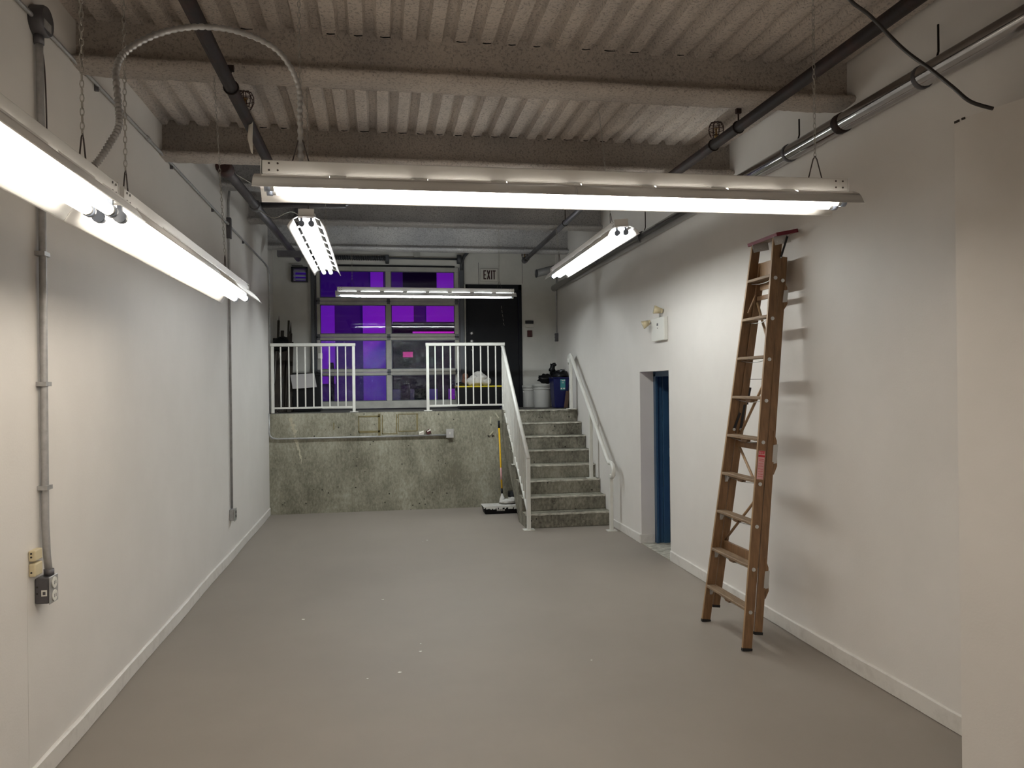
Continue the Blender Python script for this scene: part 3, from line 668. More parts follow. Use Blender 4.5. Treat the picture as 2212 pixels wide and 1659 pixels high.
re_n = rail(RN0, RN1, .055, .021, name='rear_rail'); re_f = rail(RF0, RF1, .055, .021, name='rear_rail')
for r_, a, b in ((fr_n, FN0, FN1), (fr_f, FF0, FF1)):
    link('rail_edge', MB().bar(lerp(a, b, .008)+Vector((-.0335, 0, 0)), b+Vector((-.0335, 0, 0)), .0016, .019, (1, 0, 0)), M['wood_edge'], r_)
zs = [.262, .546, .834, 1.122, 1.407, 1.693, 1.980, 2.266, 2.552]
for i, z in enumerate(zs):
    t = z/2.83; a, b = lerp(FN0, FN1, t), lerp(FF0, FF1, t)
    stp = link('step', MB().box(a.x-.034, a.y+.010, z+.004, a.x+.040, b.y-.010, z+.024), M['tread'], ld, bevel=.003)
    gr = MB()
    for q in range(6): gr.box(a.x-.028+.0115*q, a.y+.012, z+.0238, a.x-.022+.0115*q, b.y-.012, z+.0255)
    link('grip_ridges', gr, M['tread'], stp)
    my = (a.y+b.y)/2
    if i < 6:
        link('block', MB().prism([(my-.055, z+.004), (my-.03, z-.020), (my+.03, z-.020), (my+.055, z+.004)], a.x-.015, a.x+.015, 'yz'), M['wood'], stp)
    link('tie_rod', MB().tube([(a.x, a.y+.005, z-.004), (a.x, my-.05, z-.019), (a.x, my+.05, z-.019), (a.x, b.y-.005, z-.004)], .0028, 5), M['steel'], stp)
    link('bolt', MB().cyl((a.x, a.y-.0095, z-.004), (a.x, a.y-.016, z-.004), .013, n=14).cyl((a.x, a.y-.016, z-.004), (a.x, a.y-.020, z-.004), .006, n=8), M['steel'], ld)
    if i < 4:
        link('step_bracket', MB().prism([(b.y-.011, z+.002), (b.y-.011, z-.05), (b.y-.016, z-.05), (b.y-.055, z-.002)], a.x-.010, a.x+.010, 'yz'), M['alu'], stp)
        link('step_bracket', MB().prism([(a.y+.011, z+.002), (a.y+.011, z-.05), (a.y+.016, z-.05), (a.y+.055, z-.002)], a.x-.010, a.x+.010, 'yz'), M['wood'], stp)
        if i < 3: link('rivet', MB().cyl((a.x, a.y-.0095, z-.072), (a.x, a.y-.0125, z-.072), .004, n=8), M['steel'], ld)
# top cap, its back edge tipped up
ca = math.radians(11)
cx = Vector((math.cos(ca), 0, math.sin(ca))); cz = Vector((-math.sin(ca), 0, math.cos(ca)))
cc = Vector((2.815, 5.305, 2.862))
cap = link('top_cap', MB().frame_box(cc, cx*.078, Vector((0, .215, 0)), cz*.010), M['wood'], ld)
for s_ in (-1, 1): link('red_edge', MB().frame_box(cc+Vector((0, s_*.217, 0)), cx*.081, Vector((0, .004, 0)), cz*.0125), M['redwood'], cap)
link('red_edge', MB().frame_box(cc-cx*.080, cx*.003, Vector((0, .218, 0)), cz*.0115), M['redwood'], cap)
for y, s_ in ((FN1.y-.013, -1), (FF1.y-.016, -1)):
    pl = link('hinge_plate', MB().frame_box((2.800, y, 2.820), cx*.062, Vector((0, .0018, 0)), cz*.030), M['alu'], ld)
    for k in (-.04, 0, .04): link('rivet', MB().cyl(Vector((2.80, y-.0015, 2.812))+cx*k, Vector((2.80, y-.005, 2.812))+cx*k, .005, n=8), M['steel'], pl)
hl = link('hinge_link', MB().bar((2.838, FN1.y-.019, 2.845), (2.778, FN1.y-.030, 2.690), .014, .004, (1, 0, 0)), M['black'], ld)
for p in ((2.838, FN1.y-.019, 2.845), (2.778, FN1.y-.030, 2.690)): link('rivet', MB().cyl(p, Vector(p)+Vector((0, -.006, 0)), .005, n=8), M['steel'], hl)
# rear cross bars, diagonal dowels, spreaders, reinforcing plates
def rear(z):
    t = (z-.105)/(2.70-.105); return lerp(RN0, RN1, t), lerp(RF0, RF1, t)
for z, h_ in ((.58, .085), (1.36, .05), (2.60, .20), (2.44, .03)):
    a, b = rear(z); link('cross_bar', MB().bar(a+Vector((0, .01, 0)), b-Vector((0, .01, 0)), .020, h_, (1, 0, 0)), M['wood_edge'] if z == 2.60 else M['wood'], ld)
for z0, z1, flip in ((.62, 1.12, True), (.95, 1.36, False), (1.40, 2.0, True), (1.9, 2.42, False)):
    a0, b0 = rear(z0); a1, b1 = rear(z1)
    p, q = (b0, a1) if flip else (a0, b1)
    link('dowel_brace', MB().cyl(p, q, .010, n=8), M['wood_edge'], ld)
b0 = lerp(FF0, FF1, 1.465/2.83)+Vector((.012, -.014, 0)); b1 = rear(1.465)[1]+Vector((0, -.014, 0)); tp = Vector((2.730, 5.525, 1.84))
spd = link('spreader', MB().bar(b0, lerp(b1, tp, .62), .018, .004, (1, 0, 0)).bar(b1, tp, .020, .004, (1, 0, 0)).bar(lerp(b1, tp, .50)+Vector((.010, 0, 0)), tp+Vector((.004, 0, -.06)), .034, .003, (1, 0, 0)), M['black'], ld)
link('spreader_wire', MB().cyl(tp, (tp.x, 5.10, tp.z), .0022, n=5), M['wire'], spd)
for p in (b0, b1): link('bolt', MB().cyl(p, p+Vector((0, -.008, 0)), .011, n=10), M['steel'], spd)
link('rod_hook', MB().cyl((2.745, 5.43, 2.46), (2.695, 5.45, 2.33), .007, n=6), M['wood_edge'], ld)
for z, h_ in ((2.42, .085), (1.32, .13), (.47, .12)):
    a, b = rear(z)
    blk = link('rail_block', MB().prism([(a.x+.020, z-h_*1.1), (a.x+.046, z-h_*.65), (a.x+.046+.0, z+h_*.7), (a.x+.024, z+h_*1.2)], a.y-.010, a.y+.012, 'xz'), M['wood'], ld)
    link('metal_plate', MB().frame_box((a.x+.030, a.y-.0125, z), (.017, 0, .002), (0, .0015, 0), (.006, 0, h_*.5)), M['alu'], blk)
link('bolt', MB().cyl(rear(2.53)[0]+Vector((0, -.011, 0)), rear(2.53)[0]+Vector((0, -.018, 0)), .013, n=14), M['steel'], ld)
# warning label on the near rail
t0, t1 = 1.150/2.83, 1.345/2.83
pa, pb = lerp(FN0, FN1, t0)+Vector((-.004, -.0115, 0)), lerp(FN0, FN1, t1)+Vector((-.004, -.0115, 0))
lab = link('warning_label', MB().bar(pa, pb, .048, .0012, (1, 0, 0)), M['label_paper'], ld)
def onlab(u0, u1, w_, mname, dx=0.0):
    link('label_print', MB().bar(lerp(pa, pb, u0)+Vector((dx, -.0009, 0)), lerp(pa, pb, u1)+Vector((dx, -.0009, 0)), w_, .0008, (1, 0, 0)), M[mname], lab)
onlab(.78, .85, .047, 'red_label'); onlab(.965, .99, .044, 'red_label')
for k, dx in enumerate((-.014, -.003, .008, .016)): onlab(.89, .95, .006, 'red_label', dx)
for u in (.10, .18, .28, .36, .46, .54, .64, .70): onlab(u, u+.012, .036, 'red_label')

# ------------------------------------------------------------------ doorway in the right wall
dr3 = tag(link('door_3', MB().box(3.07, 8.50, .004, 3.10, 8.57, 1.93).box(3.10, 8.53, .004, 3.16, 8.57, 1.93).box(3.16, 8.51, .004, 3.23, 8.57, 1.93), M['blue_door'], bevel=.003), 'blue painted steel door frame set in the right wall doorway', None, None, 'structure')
link('frame_head', MB().box(3.07, 7.66, 1.895, 3.23, 8.57, 1.95), M['blue_door'], dr3)
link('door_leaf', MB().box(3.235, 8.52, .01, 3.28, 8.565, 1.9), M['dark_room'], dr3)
link('strike_plate', MB().box(3.232, 8.512, .98, 3.236, 8.522, 1.08), M['galv'], dr3)
link('hinge', MB().cyl((3.24, 8.505, 1.25), (3.24, 8.505, 1.32), .008, n=8).cyl((3.24, 8.505, 1.62), (3.24, 8.505, 1.69), .008, n=8), M['galv'], dr3)
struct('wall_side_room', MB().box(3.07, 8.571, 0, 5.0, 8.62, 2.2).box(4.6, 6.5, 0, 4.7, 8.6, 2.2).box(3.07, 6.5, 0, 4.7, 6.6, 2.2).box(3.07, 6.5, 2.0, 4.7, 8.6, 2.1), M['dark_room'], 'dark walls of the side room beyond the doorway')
struct('wall_reveal', MB().box(2.93, 8.5705, 0, 3.068, 8.62, 1.95).box(2.93, 7.61, 0, 3.068, 7.6595, 1.95), M['wall'], 'white reveal of the doorway in right wall')

# emergency light
em = thing('emergency_light', (XR, 7.88, 2.26), 'white emergency light box with two lamp heads above the doorway', 'emergency light')
link('housing', MB().box(2.866, 7.66, 2.262, XR, 8.04, 2.505), M['plastic_w'], em, bevel=.006, seg=2)
link('indicator', MB().box(2.8635, 7.83, 2.42, 2.867, 7.87, 2.445), M['bluepipe'], em)
link('indicator', MB().cyl((2.867, 7.85, 2.395), (2.863, 7.85, 2.395), .006, n=8), M['cable'], em)
def head(c, d):
    c, d = Vector(c), Vector(d).normalized()
    h_ = link('lamp_head', MB().cyl(c-d*.05, c-d*.03, .022, .026, n=14).cyl(c-d*.03, c+d*.040, .026, .046, n=14), M['plastic_c'], em)
    link('lens', MB().cyl(c+d*.040, c+d*.046, .044, .041, n=14), M['lens'], h_)
    return h_
h1 = head((2.855, 7.80, 2.578), (-.85, .25, .18)); link('swivel', MB().cyl((2.875, 7.80, 2.50), (2.875, 7.80, 2.575), .010, n=8), M['galv'], h1)
h2 = head((2.835, 8.11, 2.462), (-.8, .25, -.35)); link('swivel', MB().cyl((2.885, 8.03, 2.465), (2.860, 8.11, 2.467), .010, n=8), M['galv'], h2)

# ------------------------------------------------------------------ back wall: overhead door, exit door, sign, boxes
gd = tag(link('door_1', MB().box(G0+.004, YB+.02, 1.451, G0+.03, YB+.06, GZ-.002).box(G1-.03, YB+.02, 1.451, G1-.004, YB+.06, GZ-.002), M['gdoor']), 'grey aluminium overhead door glazed with eight dark panes', None, None, 'structure')
YD0, YD1 = YB-.045, YB-.005
PX = ((-.934, .101), (.183, 1.211)); DX0, DX1 = -.985, 1.275
rows = ((3.187, 3.243, 3.674, 3.748), (2.614, 2.663, 3.131, 3.187), (2.050, 2.098, 2.566, 2.614), (1.465, 1.586, 2.002, 2.050))
for i, (za, p0_, p1_, zb) in enumerate(rows):
    m_ = MB().box(DX0, YD0, za+.002, DX1, YD1, p0_).box(DX0, YD0, p1_, DX1, YD1, zb-.002)
    for xa, xb in ((DX0, PX[0][0]), (PX[0][1], PX[1][0]), (PX[1][1], DX1)): m_.box(xa, YD0, p0_, xb, YD1, p1_)
    sec = link('door_section', m_, M['gdoor'], gd, bevel=.003)
    for xa, xb in PX:
        link('pane', MB().box(xa+.002, YD0+.018, p0_+.002, xb-.002, YD0+.022, p1_-.002), M['glass_top'] if i < 2 else M['glass_film'], sec)
        link('bead', MB().box(xa, YD0+.004, p0_, xb, YD0+.017, p0_+.012).box(xa, YD0+.004, p1_-.012, xb, YD0+.017, p1_).box(xa, YD0+.004, p0_, xa+.012, YD0+.017, p1_).box(xb-.012, YD0+.004, p0_, xb, YD0+.017, p1_), M['track'], sec)
    if i:
        for xh in (DX0+.025, .142, DX1-.035):
            link('hinge', MB().box(xh-.025, YD0-.012, zb-.045, xh+.025, YD0, zb+.045).cyl((xh-.03, YD0-.012, zb), (xh+.03, YD0-.012, zb), .010, n=8), M['track'], sec)
link('bottom_seal', MB().box(DX0, YD0+.004, 1.451, DX1, YD1, 1.465), M['rubber'], gd)
link('latch_box', MB().box(-.975, YD0-.03, 2.27, -.90, YD0, 2.36), M['plastic_w'], gd, bevel=.004)
for x in (-1.045, 1.325):
    link('track', MB().box(x-.028, YB-.075, 1.452, x-.022, YB-.02, 3.70).box(x-.022, YB-.080, 1.452, x+.022, YB-.074, 3.70).box(x+.022, YB-.075, 1.452, x+.028, YB-.02, 3.70).box(x+.030, YB-.012, 1.452, x+.052, YB-.002, 3.9), M['track'], gd)
for x, xe in ((-1.045, -1.2), (1.325, 1.60)):
    link('lift_track', MB().tube([(x, YB-.05, 3.68), (x, YB-.07, 3.80), (x+(xe-x)*.15, YB-.14, 3.92), (x+(xe-x), YB-.85, 4.16)], .028, 6), M['track'], gd)
    link('track_strut', MB().box(xe-.02, YB-.88, 4.14, xe+.02, YB-.84, 4.26), M['track'], gd)
link('shaft', MB().cyl((-1.12, YB-.12, 3.872), (1.33, YB-.12, 3.872), .016, n=10), M['track'], gd)
link('spring', MB().tube([(-.85+.95*k/240, YB-.12+math.cos(k*.9)*.034, 3.872+math.sin(k*.9)*.034) for k in range(241)], .010, 5), M['track'], gd)
link('spring_anchor', MB().box(.10, YB-.17, 3.80, .16, YB-.002, 3.92), M['track'], gd, bevel=.006)
link('cable_drum', MB().cyl((1.25, YB-.12, 3.872), (1.32, YB-.12, 3.872), .075, n=16).cyl((-1.12, YB-.12, 3.872), (-1.05, YB-.12, 3.872), .075, n=16), M['track'], gd)
link('head_seal', MB().box(-.98, YB-.03, 3.752, 1.22, YB-.001, 3.775), M['rubber'], gd)
link('centre_bracket', MB().box(.56, YB-.06, 3.90, .66, YB-.002, 4.0), M['gdoor'], gd)

d2 = tag(link('door_2', MB().box(D0, YB-.02, 1.451, D0+.03, YB+.1, DZ).box(D1-.055, YB-.02, 1.451, D1, YB+.1, DZ).box(D0, YB-.02, DZ-.09, D1, YB+.1, DZ), M['black_door'], bevel=.003), 'black steel exit door below the exit sign', None, None, 'structure')
leaf = link('door_leaf', MB().box(D0+.032, YB+.002, 1.455, D1-.058, YB+.045, DZ-.093), M['black_door'], d2)
for z, r in ((2.676, .028), (2.546, .028), (2.40, .012)):
    kn = link('door_knob' if r > .02 else 'lock_pin', MB().lathe((1.488, YB+.002, z), [(r, 0), (r, -.014), (r*.7, -.022), (r*.6, -.026)], 14, 'y'), M['alu'], leaf)
    link('key_slot', MB().box(1.486, YB-.026, z-.010, 1.490, YB-.023, z+.010), M['cable'], kn)
link('jamb_strip', MB().box(1.372, YB-.03, 1.451, 1.393, YB-.001, 3.48), M['gdoor'], d2)
sc_ = MB()
for k in range(5): sc_.bar((1.99+.008*k, YB+.0015, 3.13-.07*k), (1.995+.010*k, YB+.0015, 3.085-.07*k), .004, .001, (1, 0, 0))
link('paint_scratch', sc_, M['gdoor'], leaf)

es = thing('exit_sign', (1.785, YB, 3.53), 'white EXIT sign with dark red letters above the black door', 'sign')
link('housing', MB().box(1.640, YB-.05, 3.530, 1.930, YB-.001, 3.738), M['exit_w'], es, bevel=.008, seg=2)
def letters(x, z, h_, yy):
    w_, t = h_*.31, h_*.125; out = []
    def R_(m_, a, b, c, d): m_.box(x+a, yy-.004, z+b, x+c, yy, z+d)
    m_ = MB(); R_(m_, 0, 0, t, h_); R_(m_, t, 0, w_, t); R_(m_, t, h_-t, w_, h_); R_(m_, t, h_*.5-t/2, w_*.85, h_*.5+t/2); out.append(m_); x += w_+h_*.07
    w2 = h_*.40; m_ = MB()
    m_.poly([(x, yy, z), (x+t*1.1, yy, z), (x+w2, yy, z+h_), (x+w2-t*1.1, yy, z+h_)], (0, -.004, 0)); m_.poly([(x+w2-t*1.1, yy-.0005, z), (x+w2, yy-.0005, z), (x+t*1.1, yy-.0005, z+h_), (x, yy-.0005, z+h_)], (0, -.004, 0)); out.append(m_); x += w2+h_*.07
    m_ = MB(); R_(m_, 0, 0, t*1.05, h_); out.append(m_); x += t+h_*.06
    m_ = MB(); R_(m_, 0, h_-t, h_*.34, h_); R_(m_, h_*.17-t/2, 0, h_*.17+t/2, h_-t); out.append(m_)
    return out
for m_ in letters(1.690, 3.560, .148, YB-.050): link('letter', m_, M['exit_r'], es)

th = thing('thermostat', (2.455, YB, 2.77), 'small white wall thermostat with black top half', 'thermostat')
link('body', MB().box(2.387, YB-.03, 2.772, 2.523, YB-.001, 2.832), M['exit_w'], th, bevel=.004)
link('display', MB().box(2.387, YB-.034, 2.834, 2.523, YB-.001, 2.885), M['black'], th)
mb_ = thing('alarm_box', (2.455, YB, 2.61), 'tiny maroon box on wall right of the black door', 'wall box')
link('body', MB().box(2.418, YB-.04, 2.615, 2.496, YB-.001, 2.722), M['maroon'], mb_, bevel=.004)
link('cover', MB().box(2.424, YB-.044, 2.622, 2.490, YB-.04, 2.715), M['maroon'], mb_)
lv = thing('wall_louver', (-1.25, YB, 3.50), 'small dark ventilation louver with pale slats left of overhead door', 'vent')
link('housing', MB().box(-1.365, YB-.10, 3.49, -1.335, YB-.001, 3.72).box(-1.14, YB-.10, 3.49, -1.115, YB-.001, 3.72).box(-1.365, YB-.10, 3.69, -1.115, YB-.001, 3.72).box(-1.365, YB-.10, 3.485, -1.115, YB-.001, 3.50), M['black'], lv)
for z in (3.515, 3.575, 3.640):
    link('slat', MB().frame_box((-1.2375, YB-.06, z+.012), (.096, 0, 0), (0, .024, .016), (0, -.0012, .002)), M['louver'], lv)
link('hood', MB().box(-1.36, YB-.12, 3.745, -1.19, YB-.001, 3.758), M['galv'], lv)
rc = thing('corner_conduit', (2.88, 12.72, 2.53), 'thin conduit with small switch box in the far right corner', 'conduit')
link('pipe', MB().tube([(2.89, 12.66, 3.60), (2.89, 12.70, 3.0), (2.89, 12.70, 2.66)], .011, 8), M['galv'], rc)
link('box', MB().box(2.86, 12.665, 2.53, XR-.001, 12.735, 2.665), M['bluepipe'], rc, bevel=.004)
link('switch', MB().box(2.855, 12.69, 2.56, 2.861, 12.71, 2.58).box(2.855, 12.69, 2.61, 2.861, 12.71, 2.63), M['galv'], rc)
# conduit on the concrete face
cc_ = thing('concrete_conduit', (-.2, 11.63, 1.08), 'thin conduit with switch box fixed across the concrete face', 'conduit')
link('pipe', MB().tube([(-1.573, 11.62, 1.45), (-1.573, 11.62, 1.19), (-1.565, 11.62, 1.135), (-1.53, 11.62, 1.10), (-1.47, 11.62, 1.087), (.96, 11.62, 1.090)], .0125, 8), M['galv'], cc_)
link('box', MB().box(.955, 11.60, 1.055, 1.055, 11.651, 1.175), M['galv'], cc_, bevel=.005)
link('cover', MB().box(.95, 11.596, 1.05, 1.06, 11.60, 1.18), M['alu'], cc_)
link('switch', MB().box(.995, 11.588, 1.10, 1.012, 11.597, 1.135), M['plastic_w'], cc_)
for (x, z, w_, h_, a, mn, nm, lab, ct) in ((.585, 1.103, .07, .045, 0, 'paper', 'card_scrap', 'cream card scrap resting on conduit of the concrete face', 'scrap'), (.69, 1.113, .06, .06, .6, 'maroon', 'card_scrap', 'crumpled maroon and white scrap beside the cream card scrap', 'scrap')):
    s_ = thing(nm, (x, 11.62, z), lab, ct)
    link('body', MB().frame_box((x, 11.62, z+h_/2), (w_/2*math.cos(a), 0, w_/2*math.sin(a)), (0, .02, 0), (-h_/2*math.sin(a), 0, h_/2*math.cos(a))), M[mn], s_)
    link('flap', MB().frame_box((x+.005, 11.603, z+h_*.85), (w_*.4, 0, .01), (0, .012, .006), (0, 0, .006)), M['paper'], s_)
for k, (x, z, l, a) in enumerate(((1.62, 1.30, .10, 1.45), (1.72, 1.36, .09, -1.0), (1.63, 1.10, .075, .9), (1.585, 1.06, .03, -.8), (1.655, 1.065, .035, -.6))):
    q = link('plaster_chip', MB().bar((x-math.cos(a)*l/2, 11.645, z-math.sin(a)*l/2), (x+math.cos(a)*l/2, 11.645, z+math.sin(a)*l/2), .012, .018, (0, 1, 0)), M['plaster'] if k < 3 else M['darkwood'], plat)

# ------------------------------------------------------------------ things on the platform
def pail(name, x, y, z, r, h_, label):
    p = thing(name, (x, y, z), label, 'bucket', 'white plastic pails by the black door')
    link('body', MB().lathe((x, y, z), [(r*.86, 0), (r*.88, .01), (r*.97, h_*.78), (r*.97, h_*.97), (r*.9, h_*.97), (r*.85, h_*.5)], 24), M['pail'], p)
    for t in (.80, .88):
        link('rim_band', MB().lathe((x, y, z+h_*t), [(r*.965, -.006), (r*1.05, -.004), (r*1.05, .006), (r*.965, .009)], 24), M['pail'], p)
    link('lid', MB().lathe((x, y, z+h_*.97), [(r*1.0, -.024), (r*1.07, -.022), (r*1.07, .008), (r*1.0, .012), (r*.95, .006)], 24), M['pail'], p)
    link('bail_handle', MB().tube([(x+math.cos(a)*r*1.04, y-.02-.06*math.sin(a), z+h_*(.85-.30*math.sin(a))) for a in [PI*k/12 for k in range(13)]], .0028, 5), M['chain'], p)
    return p
pail('plastic_pail', 2.575, 12.42, 1.45, .150, .375, 'large lidded white pail next to the blue bin')
pail('plastic_pail', 2.415, 12.68, 1.45, .115, .355, 'slim white pail half hidden behind the large pail')
bg_ = thing('black_bag', (2.64, 12.42, 1.84), 'black plastic bag slumped on top of the large white pail', 'bag')
link('bag_body', MB().sphere((2.635, 12.42, 1.912), .125, .11, .075, 16, 10, .26), M['bag'], bg_)
link('bag_neck', MB().sphere((2.745, 12.40, 1.91), .06, .06, .08, 10, 6, .2), M['bag'], bg_)
bn = thing('recycling_bin', (2.77, 12.02, 1.45), 'tall blue recycling bin with teal label beside stair head', 'bin')
BX, BY = 2.772, 12.06
def rect(cx_, cy_, z, a, b): return [(cx_-a, cy_-b, z), (cx_+a, cy_-b, z), (cx_+a, cy_+b, z), (cx_-a, cy_+b, z)]
m_ = MB(); m_.add(rect(BX, BY, 1.452, .095, .12)+rect(BX, BY, 1.925, .128, .16), [(3, 2, 1, 0), (4, 5, 6, 7), (0, 1, 5, 4), (1, 2, 6, 5), (2, 3, 7, 6), (3, 0, 4, 7)])
link('body', m_, M['bin'], bn, bevel=.012, seg=2)
link('rim', MB().box(BX-.134, BY-.167, 1.91, BX+.134, BY+.167, 1.932), M['bin'], bn, bevel=.006)
lb_ = link('label', MB().add([(2.755, 11.906, 1.73), (2.835, 11.906, 1.73), (2.835, 11.899, 1.90), (2.755, 11.899, 1.90), (2.755, 11.908, 1.73), (2.835, 11.908, 1.73), (2.835, 11.901, 1.90), (2.755, 11.901, 1.90)], [(0, 1, 2, 3), (7, 6, 5, 4), (0, 4, 5, 1), (2, 6, 7, 3), (1, 5, 6, 2), (3, 7, 4, 0)]), M['bin_label'], bn)
for x0, z0, x1, z1 in ((2.785, 1.868, 2.808, 1.885), (2.818, 1.872, 2.830, 1.888), (2.780, 1.838, 2.812, 1.848), (2.760, 1.742, 2.785, 1.765), (2.800, 1.745, 2.828, 1.765), (2.762, 1.88, 2.774, 1.888)):
    link('label_mark', MB().box(x0, 11.8955, z0, x1, 11.906, z1), M['exit_w'], lb_)
bb_ = thing('bin_bag', (BX, BY, 1.93), 'black liner bag with knotted top bulging out of the blue bin', 'bag')
link('bag_body', MB().sphere((BX+.01, BY, 1.955), .135, .15, .085, 18, 10, .22), M['bag'], bb_)
link('knot', MB().sphere((BX-.105, BY+.02, 2.06), .042, .04, .085, 12, 10, .35).sphere((BX-.07, BY+.02, 2.13), .035, .035, .03, 8, 6, .25), M['bag'], bb_)
link('crumple', MB().sphere((BX+.05, BY-.03, 2.02), .06, .05, .035, 10, 6, .35), M['track'], bb_)
tag(link('leaning_board', MB().frame_box((2.845, 11.86, 1.585), (.03, 0, 0), (.020, .008, .13), (0, .012, 0)), M['brown'], bevel=.003), 'short brown wooden board leaning against the blue bin', 'board')
tt = thing('storage_tote', (1.51, 12.25, 1.45), 'black storage tote with yellow lid behind the right guard rail', 'tote')
m_ = MB(); TX, TY = 1.515, 12.26
m_.add(rect(TX, TY, 1.452, .31, .19)+rect(TX, TY, 1.79, .335, .215), [(3, 2, 1, 0), (4, 5, 6, 7), (0, 1, 5, 4), (1, 2, 6, 5), (2, 3, 7, 6), (3, 0, 4, 7)])
link('body', m_, M['tote'], tt, bevel=.01, seg=2)
link('lid', MB().box(TX-.352, TY-.23, 1.79, TX+.352, TY+.23, 1.812), M['yellow'], tt, bevel=.008, seg=2)
for s_ in (-1, 1): link('handle', MB().box(TX+s_*.335-.02, TY-.07, 1.74, TX+s_*.335+.02, TY+.07, 1.78), M['tote'], tt)
def heap(name, c, r, label, cat, mt, blobs, jit=.13):
    h_ = thing(name, c, label, cat)
    for i, (dx, dy, dz, rx, ry, rz) in enumerate(blobs):
        o = link('fold' if i else 'heap_body', MB().sphere((c[0]+dx, c[1]+dy, c[2]+dz), rx, ry, rz, 18, 12, jit), M[mt], h_)
        sd = o.modifiers.new('smooth', 'SUBSURF'); sd.levels = 1; sd.render_levels = 1
    return h_
heap('cloth_heap', (1.50, 12.24, 1.812), 1, 'crumpled white cloths piled on the yellow tote lid', 'cloth', 'cloth', ((.0, 0, .090, .15, .13, .09), (-.10, -.03, .068, .08, .09, .066), (.13, -.02, .066, .09, .10, .064), (.02, .0, .16, .09, .08, .07), (.05, -.05, .13, .10, .07, .06), (-.05, -.06, .12, .06, .06, .06)))
heap('brown_rag', (1.315, 12.22, 1.812), 1, 'small brown rag beside the white cloths on tote', 'cloth', 'cloth_brown', ((-.02, .02, .062, .045, .05, .06), (.0, .05, .14, .05, .05, .06)))
heap('black_glove', (1.23, 12.16, 1.812), 1, 'small black cloth lump on left end of tote lid', 'cloth', 'bag', ((-.01, -.03, .032, .07, .06, .03),))

# tall dark bundle, box and sheet behind the left guard rail
bd = thing('timber_bundle', (-1.45, 12.3, 1.45), 'tall dark bundle of boards leaning in the left platform corner', 'timber')
for k, (x0, y0, x1, y1, z1, w_) in enumerate(((-1.60, 12.05, -1.60, 12.55, 2.58, .05), (-1.535, 12.1, -1.545, 12.6, 2.86, .035), (-1.48, 12.1, -1.49, 12.6, 2.70, .05), (-1.43, 12.12, -1.43, 12.6, 2.60, .05), (-1.395, 12.1, -1.395, 12.62, 2.86, .03), (-1.36, 12.12, -1.365, 12.62, 2.66, .04), (-1.34, 12.05, -1.35, 12.55, 2.52, .06), (-1.565, 12.0, -1.44, 12.5, 2.50, .10))):
    link('board', MB().bar((x0, y0, 1.452), (x1, y1, z1), w_, .022, (1, 0, 0)), M['darkwood'], bd)
for x in (-1.545, -1.395, -1.365):
    link('splinter', MB().cyl((x, 12.58, 2.66), (x+.004, 12.61, 2.93 if x < -1.5 else 2.84), .018, .002, n=6), M['darkwood'], bd)
link('wrap', MB().sphere((-1.485, 12.42, 2.48), .13, .09, .12, 14, 8, .15), M['bag'], bd)
bxk = thing('black_case', (-1.12, 12.3, 1.45), 'black box standing behind the left guard rail', 'box')
link('body', MB().box(-1.300, 12.16, 1.452, -.895, 12.55, 1.99), M['tote'], bxk, bevel=.012, seg=2)
link('lid', MB().box(-1.306, 12.15, 1.99, -.885, 12.56, 2.035), M['tote'], bxk, bevel=.008)
tag(link('grey_sheet', MB().frame_box((-1.135, 12.125, 1.915), (.175, 0, .012), (.0, .003, .0), (-.018, .018, .105)), M['grey_sheet']), 'pale grey sheet leaning on the front of black box', 'sheet')

# ------------------------------------------------------------------ paint tray, roller pole, cans at the stair foot
tr_ = thing('paint_tray', (1.66, 11.09, 0), 'black paint tray with dried white paint below the stair', 'tray')
m_ = MB(); m_.add(rect(1.66, 11.09, .002, .225, .115)+rect(1.66, 11.09, .105, .25, .135), [(3, 2, 1, 0), (0, 1, 5, 4), (1, 2, 6, 5), (2, 3, 7, 6), (3, 0, 4, 7), (4, 5, 6, 7)])
link('tray_body', m_, M['tote'], tr_, bevel=.006)
lip = MB()
for k in range(30):
    x = 1.42+.48*k/29
    lip.box(x-.009, 10.942, .100-random.uniform(.004, .035), x+.009, 10.956, .114)
link('paint_drips', lip, M['plastic_w'], tr_)
link('liner', MB().box(1.405, 10.945, .105, 1.912, 11.23, .115), M['cloth'], tr_, bevel=.004)
link('tray_label', MB().box(1.60, 10.958, .045, 1.71, 10.964, .064), M['plastic_w'], tr_)
for k in range(7): link('label_print', MB().box(1.606+.014*k, 10.9572, .049, 1.613+.014*k, 10.9585, .060), M['tote'], tr_)
rg = heap('white_rag', (1.76, 11.12, .118), 1, 'crumpled white rag draped over the black paint tray', 'cloth', 'cloth', ((.02, .0, .034, .12, .09, .035), (-.05, .03, .05, .045, .05, .05), (.10, .02, .045, .07, .07, .045)))
link('rag_peak', MB().cyl((1.715, 11.16, .12), (1.727, 11.30, .235), .060, .012, n=10), M['cloth'], rg)
pl_ = thing('roller_pole', (1.73, 11.34, .22), 'yellow extension pole with black grip leaning on the concrete', 'pole')
A, Bp = Vector((1.735, 11.345, .215)), Vector((1.738, 11.612, 1.285))
link('lower_grip', MB().cyl(lerp(A, Bp, 0), lerp(A, Bp, .085), .017, .014, n=12), M['tote'], pl_)
link('shaft', MB().cyl(lerp(A, Bp, .085), lerp(A, Bp, .90), .0135, n=12), M['pole_y'], pl_)
link('shaft_label', MB().cyl(lerp(A, Bp, .20), lerp(A, Bp, .36), .0139, n=12), M['label_paper'], pl_)
link('upper_grip', MB().cyl(lerp(A, Bp, .90), lerp(A, Bp, 1.0), .0155, n=12), M['tote'], pl_)
cn = thing('paint_can', (1.93, 11.54, 0), 'small dark can tucked under the stair', 'can')
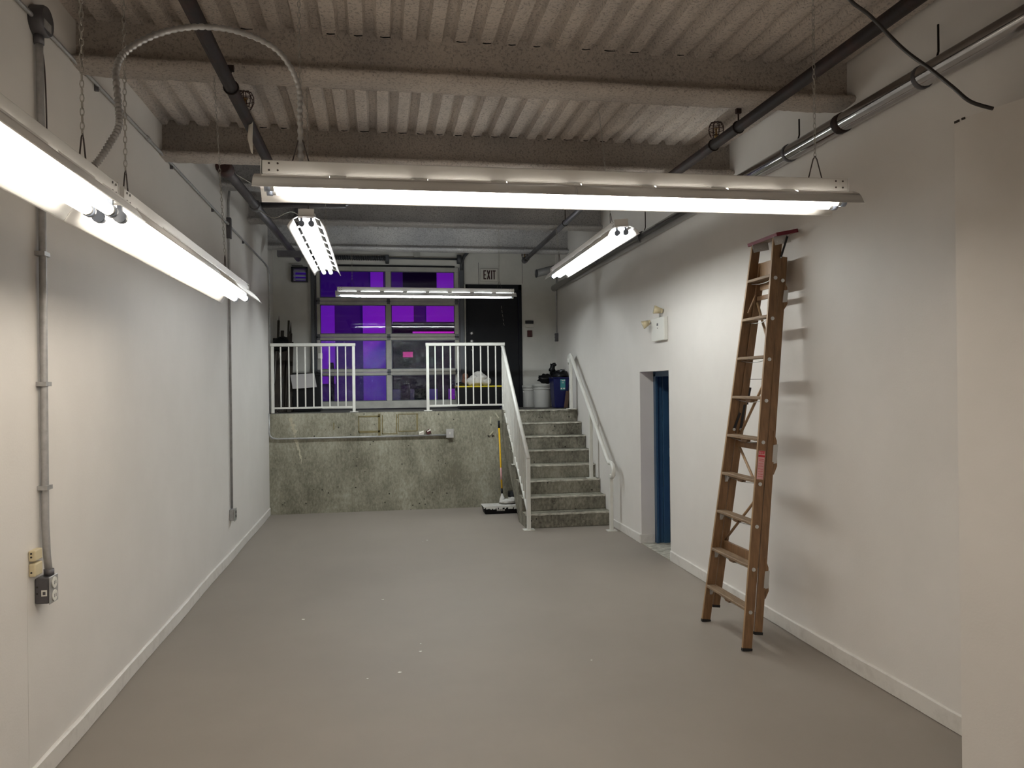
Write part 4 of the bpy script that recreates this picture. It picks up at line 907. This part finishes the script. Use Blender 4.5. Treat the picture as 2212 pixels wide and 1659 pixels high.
link('body', MB().lathe((1.93, 11.54, 0.001), [(.075, 0), (.078, .01), (.078, .22), (.07, .225)], 18), M['tote'], cn)
link('band', MB().lathe((1.93, 11.54, .10), [(.079, 0), (.0795, .005), (.0795, .05), (.079, .055)], 18), M['exit_w'], cn)
link('lid', MB().lathe((1.93, 11.54, .225), [(.08, 0), (.08, .012), (.06, .014)], 18), M['black'], cn)

# ------------------------------------------------------------------ outside, beyond the glazed door
GZ0 = 1.40
struct('floor_outside', MB().box(-8, 13.06, GZ0-.1, 9, 24, GZ0), M['asphalt'], 'dark paved yard outside the glazed door')
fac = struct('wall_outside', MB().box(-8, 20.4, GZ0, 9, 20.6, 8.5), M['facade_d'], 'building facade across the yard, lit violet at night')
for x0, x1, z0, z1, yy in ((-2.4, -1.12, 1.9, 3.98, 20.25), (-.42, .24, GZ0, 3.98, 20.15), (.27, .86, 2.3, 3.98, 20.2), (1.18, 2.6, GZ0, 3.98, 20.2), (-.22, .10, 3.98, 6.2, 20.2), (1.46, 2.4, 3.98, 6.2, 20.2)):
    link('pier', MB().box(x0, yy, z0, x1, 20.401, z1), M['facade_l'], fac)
for x0, x1, z0, z1 in ((.60, 1.46, 4.05, 6.2), (-3.2, -2.5, GZ0, 4), (.86, 1.18, GZ0, 3.4)):
    link('dark_bay', MB().box(x0, 20.36, z0, x1, 20.401, z1), M['facade_x'], fac)
tk = thing('trailer', (1.0, 18.5, GZ0), 'black boxy trailer parked in the yard outside', 'trailer')
link('body', MB().box(.28, 17.6, 1.75, 1.68, 19.2, 3.25), M['facade_x'], tk, bevel=.01)
link('bumper', MB().box(.72, 17.56, 2.98, 1.9, 17.60, 3.03), M['galv'], tk)
for x in (.55, 1.4): link('wheel', MB().cyl((x-.1, 17.9, 1.72), (x+.1, 17.9, 1.72), .32, n=20), M['rubber'], tk)
link('tail_sign', MB().box(.50, 17.585, 2.46, .72, 17.60, 2.58), M['pink_lamp'], tk)
bo = thing('bollard', (-1.05, 17.5, GZ0), 'black bollard in the yard outside the glazed door', 'bollard')
link('post', MB().lathe((-1.05, 17.5, GZ0), [(.06, 0), (.06, .9), (.045, .95)], 14), M['facade_x'], bo)
link('foot', MB().lathe((-1.05, 17.5, GZ0), [(.10, 0), (.10, .02), (.07, .03)], 14), M['facade_x'], bo)
def flood(x, col, power, tx, label):
    f = thing('flood_light', (x, 13.25, 4.7), label, 'lamp')
    link('housing', MB().box(x-.15, 13.045, 4.62, x+.15, 13.22, 4.80), M['facade_x'], f, bevel=.01)
    link('bracket', MB().box(x-.02, 13.05, 4.55, x+.02, 13.12, 4.64), M['facade_x'], f)
    l = bpy.data.lights.new('flood', 'AREA'); l.shape = 'RECTANGLE'; l.size = .28; l.size_y = .14; l.color = col; l.energy = power; l.spread = math.radians(75)
    lo = bpy.data.objects.new('flood_beam', l); C.objects.link(lo); lo.parent = f
    d = Vector((tx, 20.2, 2.3))-Vector((x, 13.27, 4.7))
    lo.rotation_euler = d.to_track_quat('-Z', 'Y').to_euler(); lo.location = (0, .02, 0)
    return f
flood(1.6, (1.0, .0, .80), FLOOD_MAGENTA, 1.4, 'magenta flood lamp on the outside wall above the glazed door')
flood(-.8, (.36, .0, 1.0), FLOOD_VIOLET, -.6, 'blue-violet flood lamp on the outside wall above the glazed door')
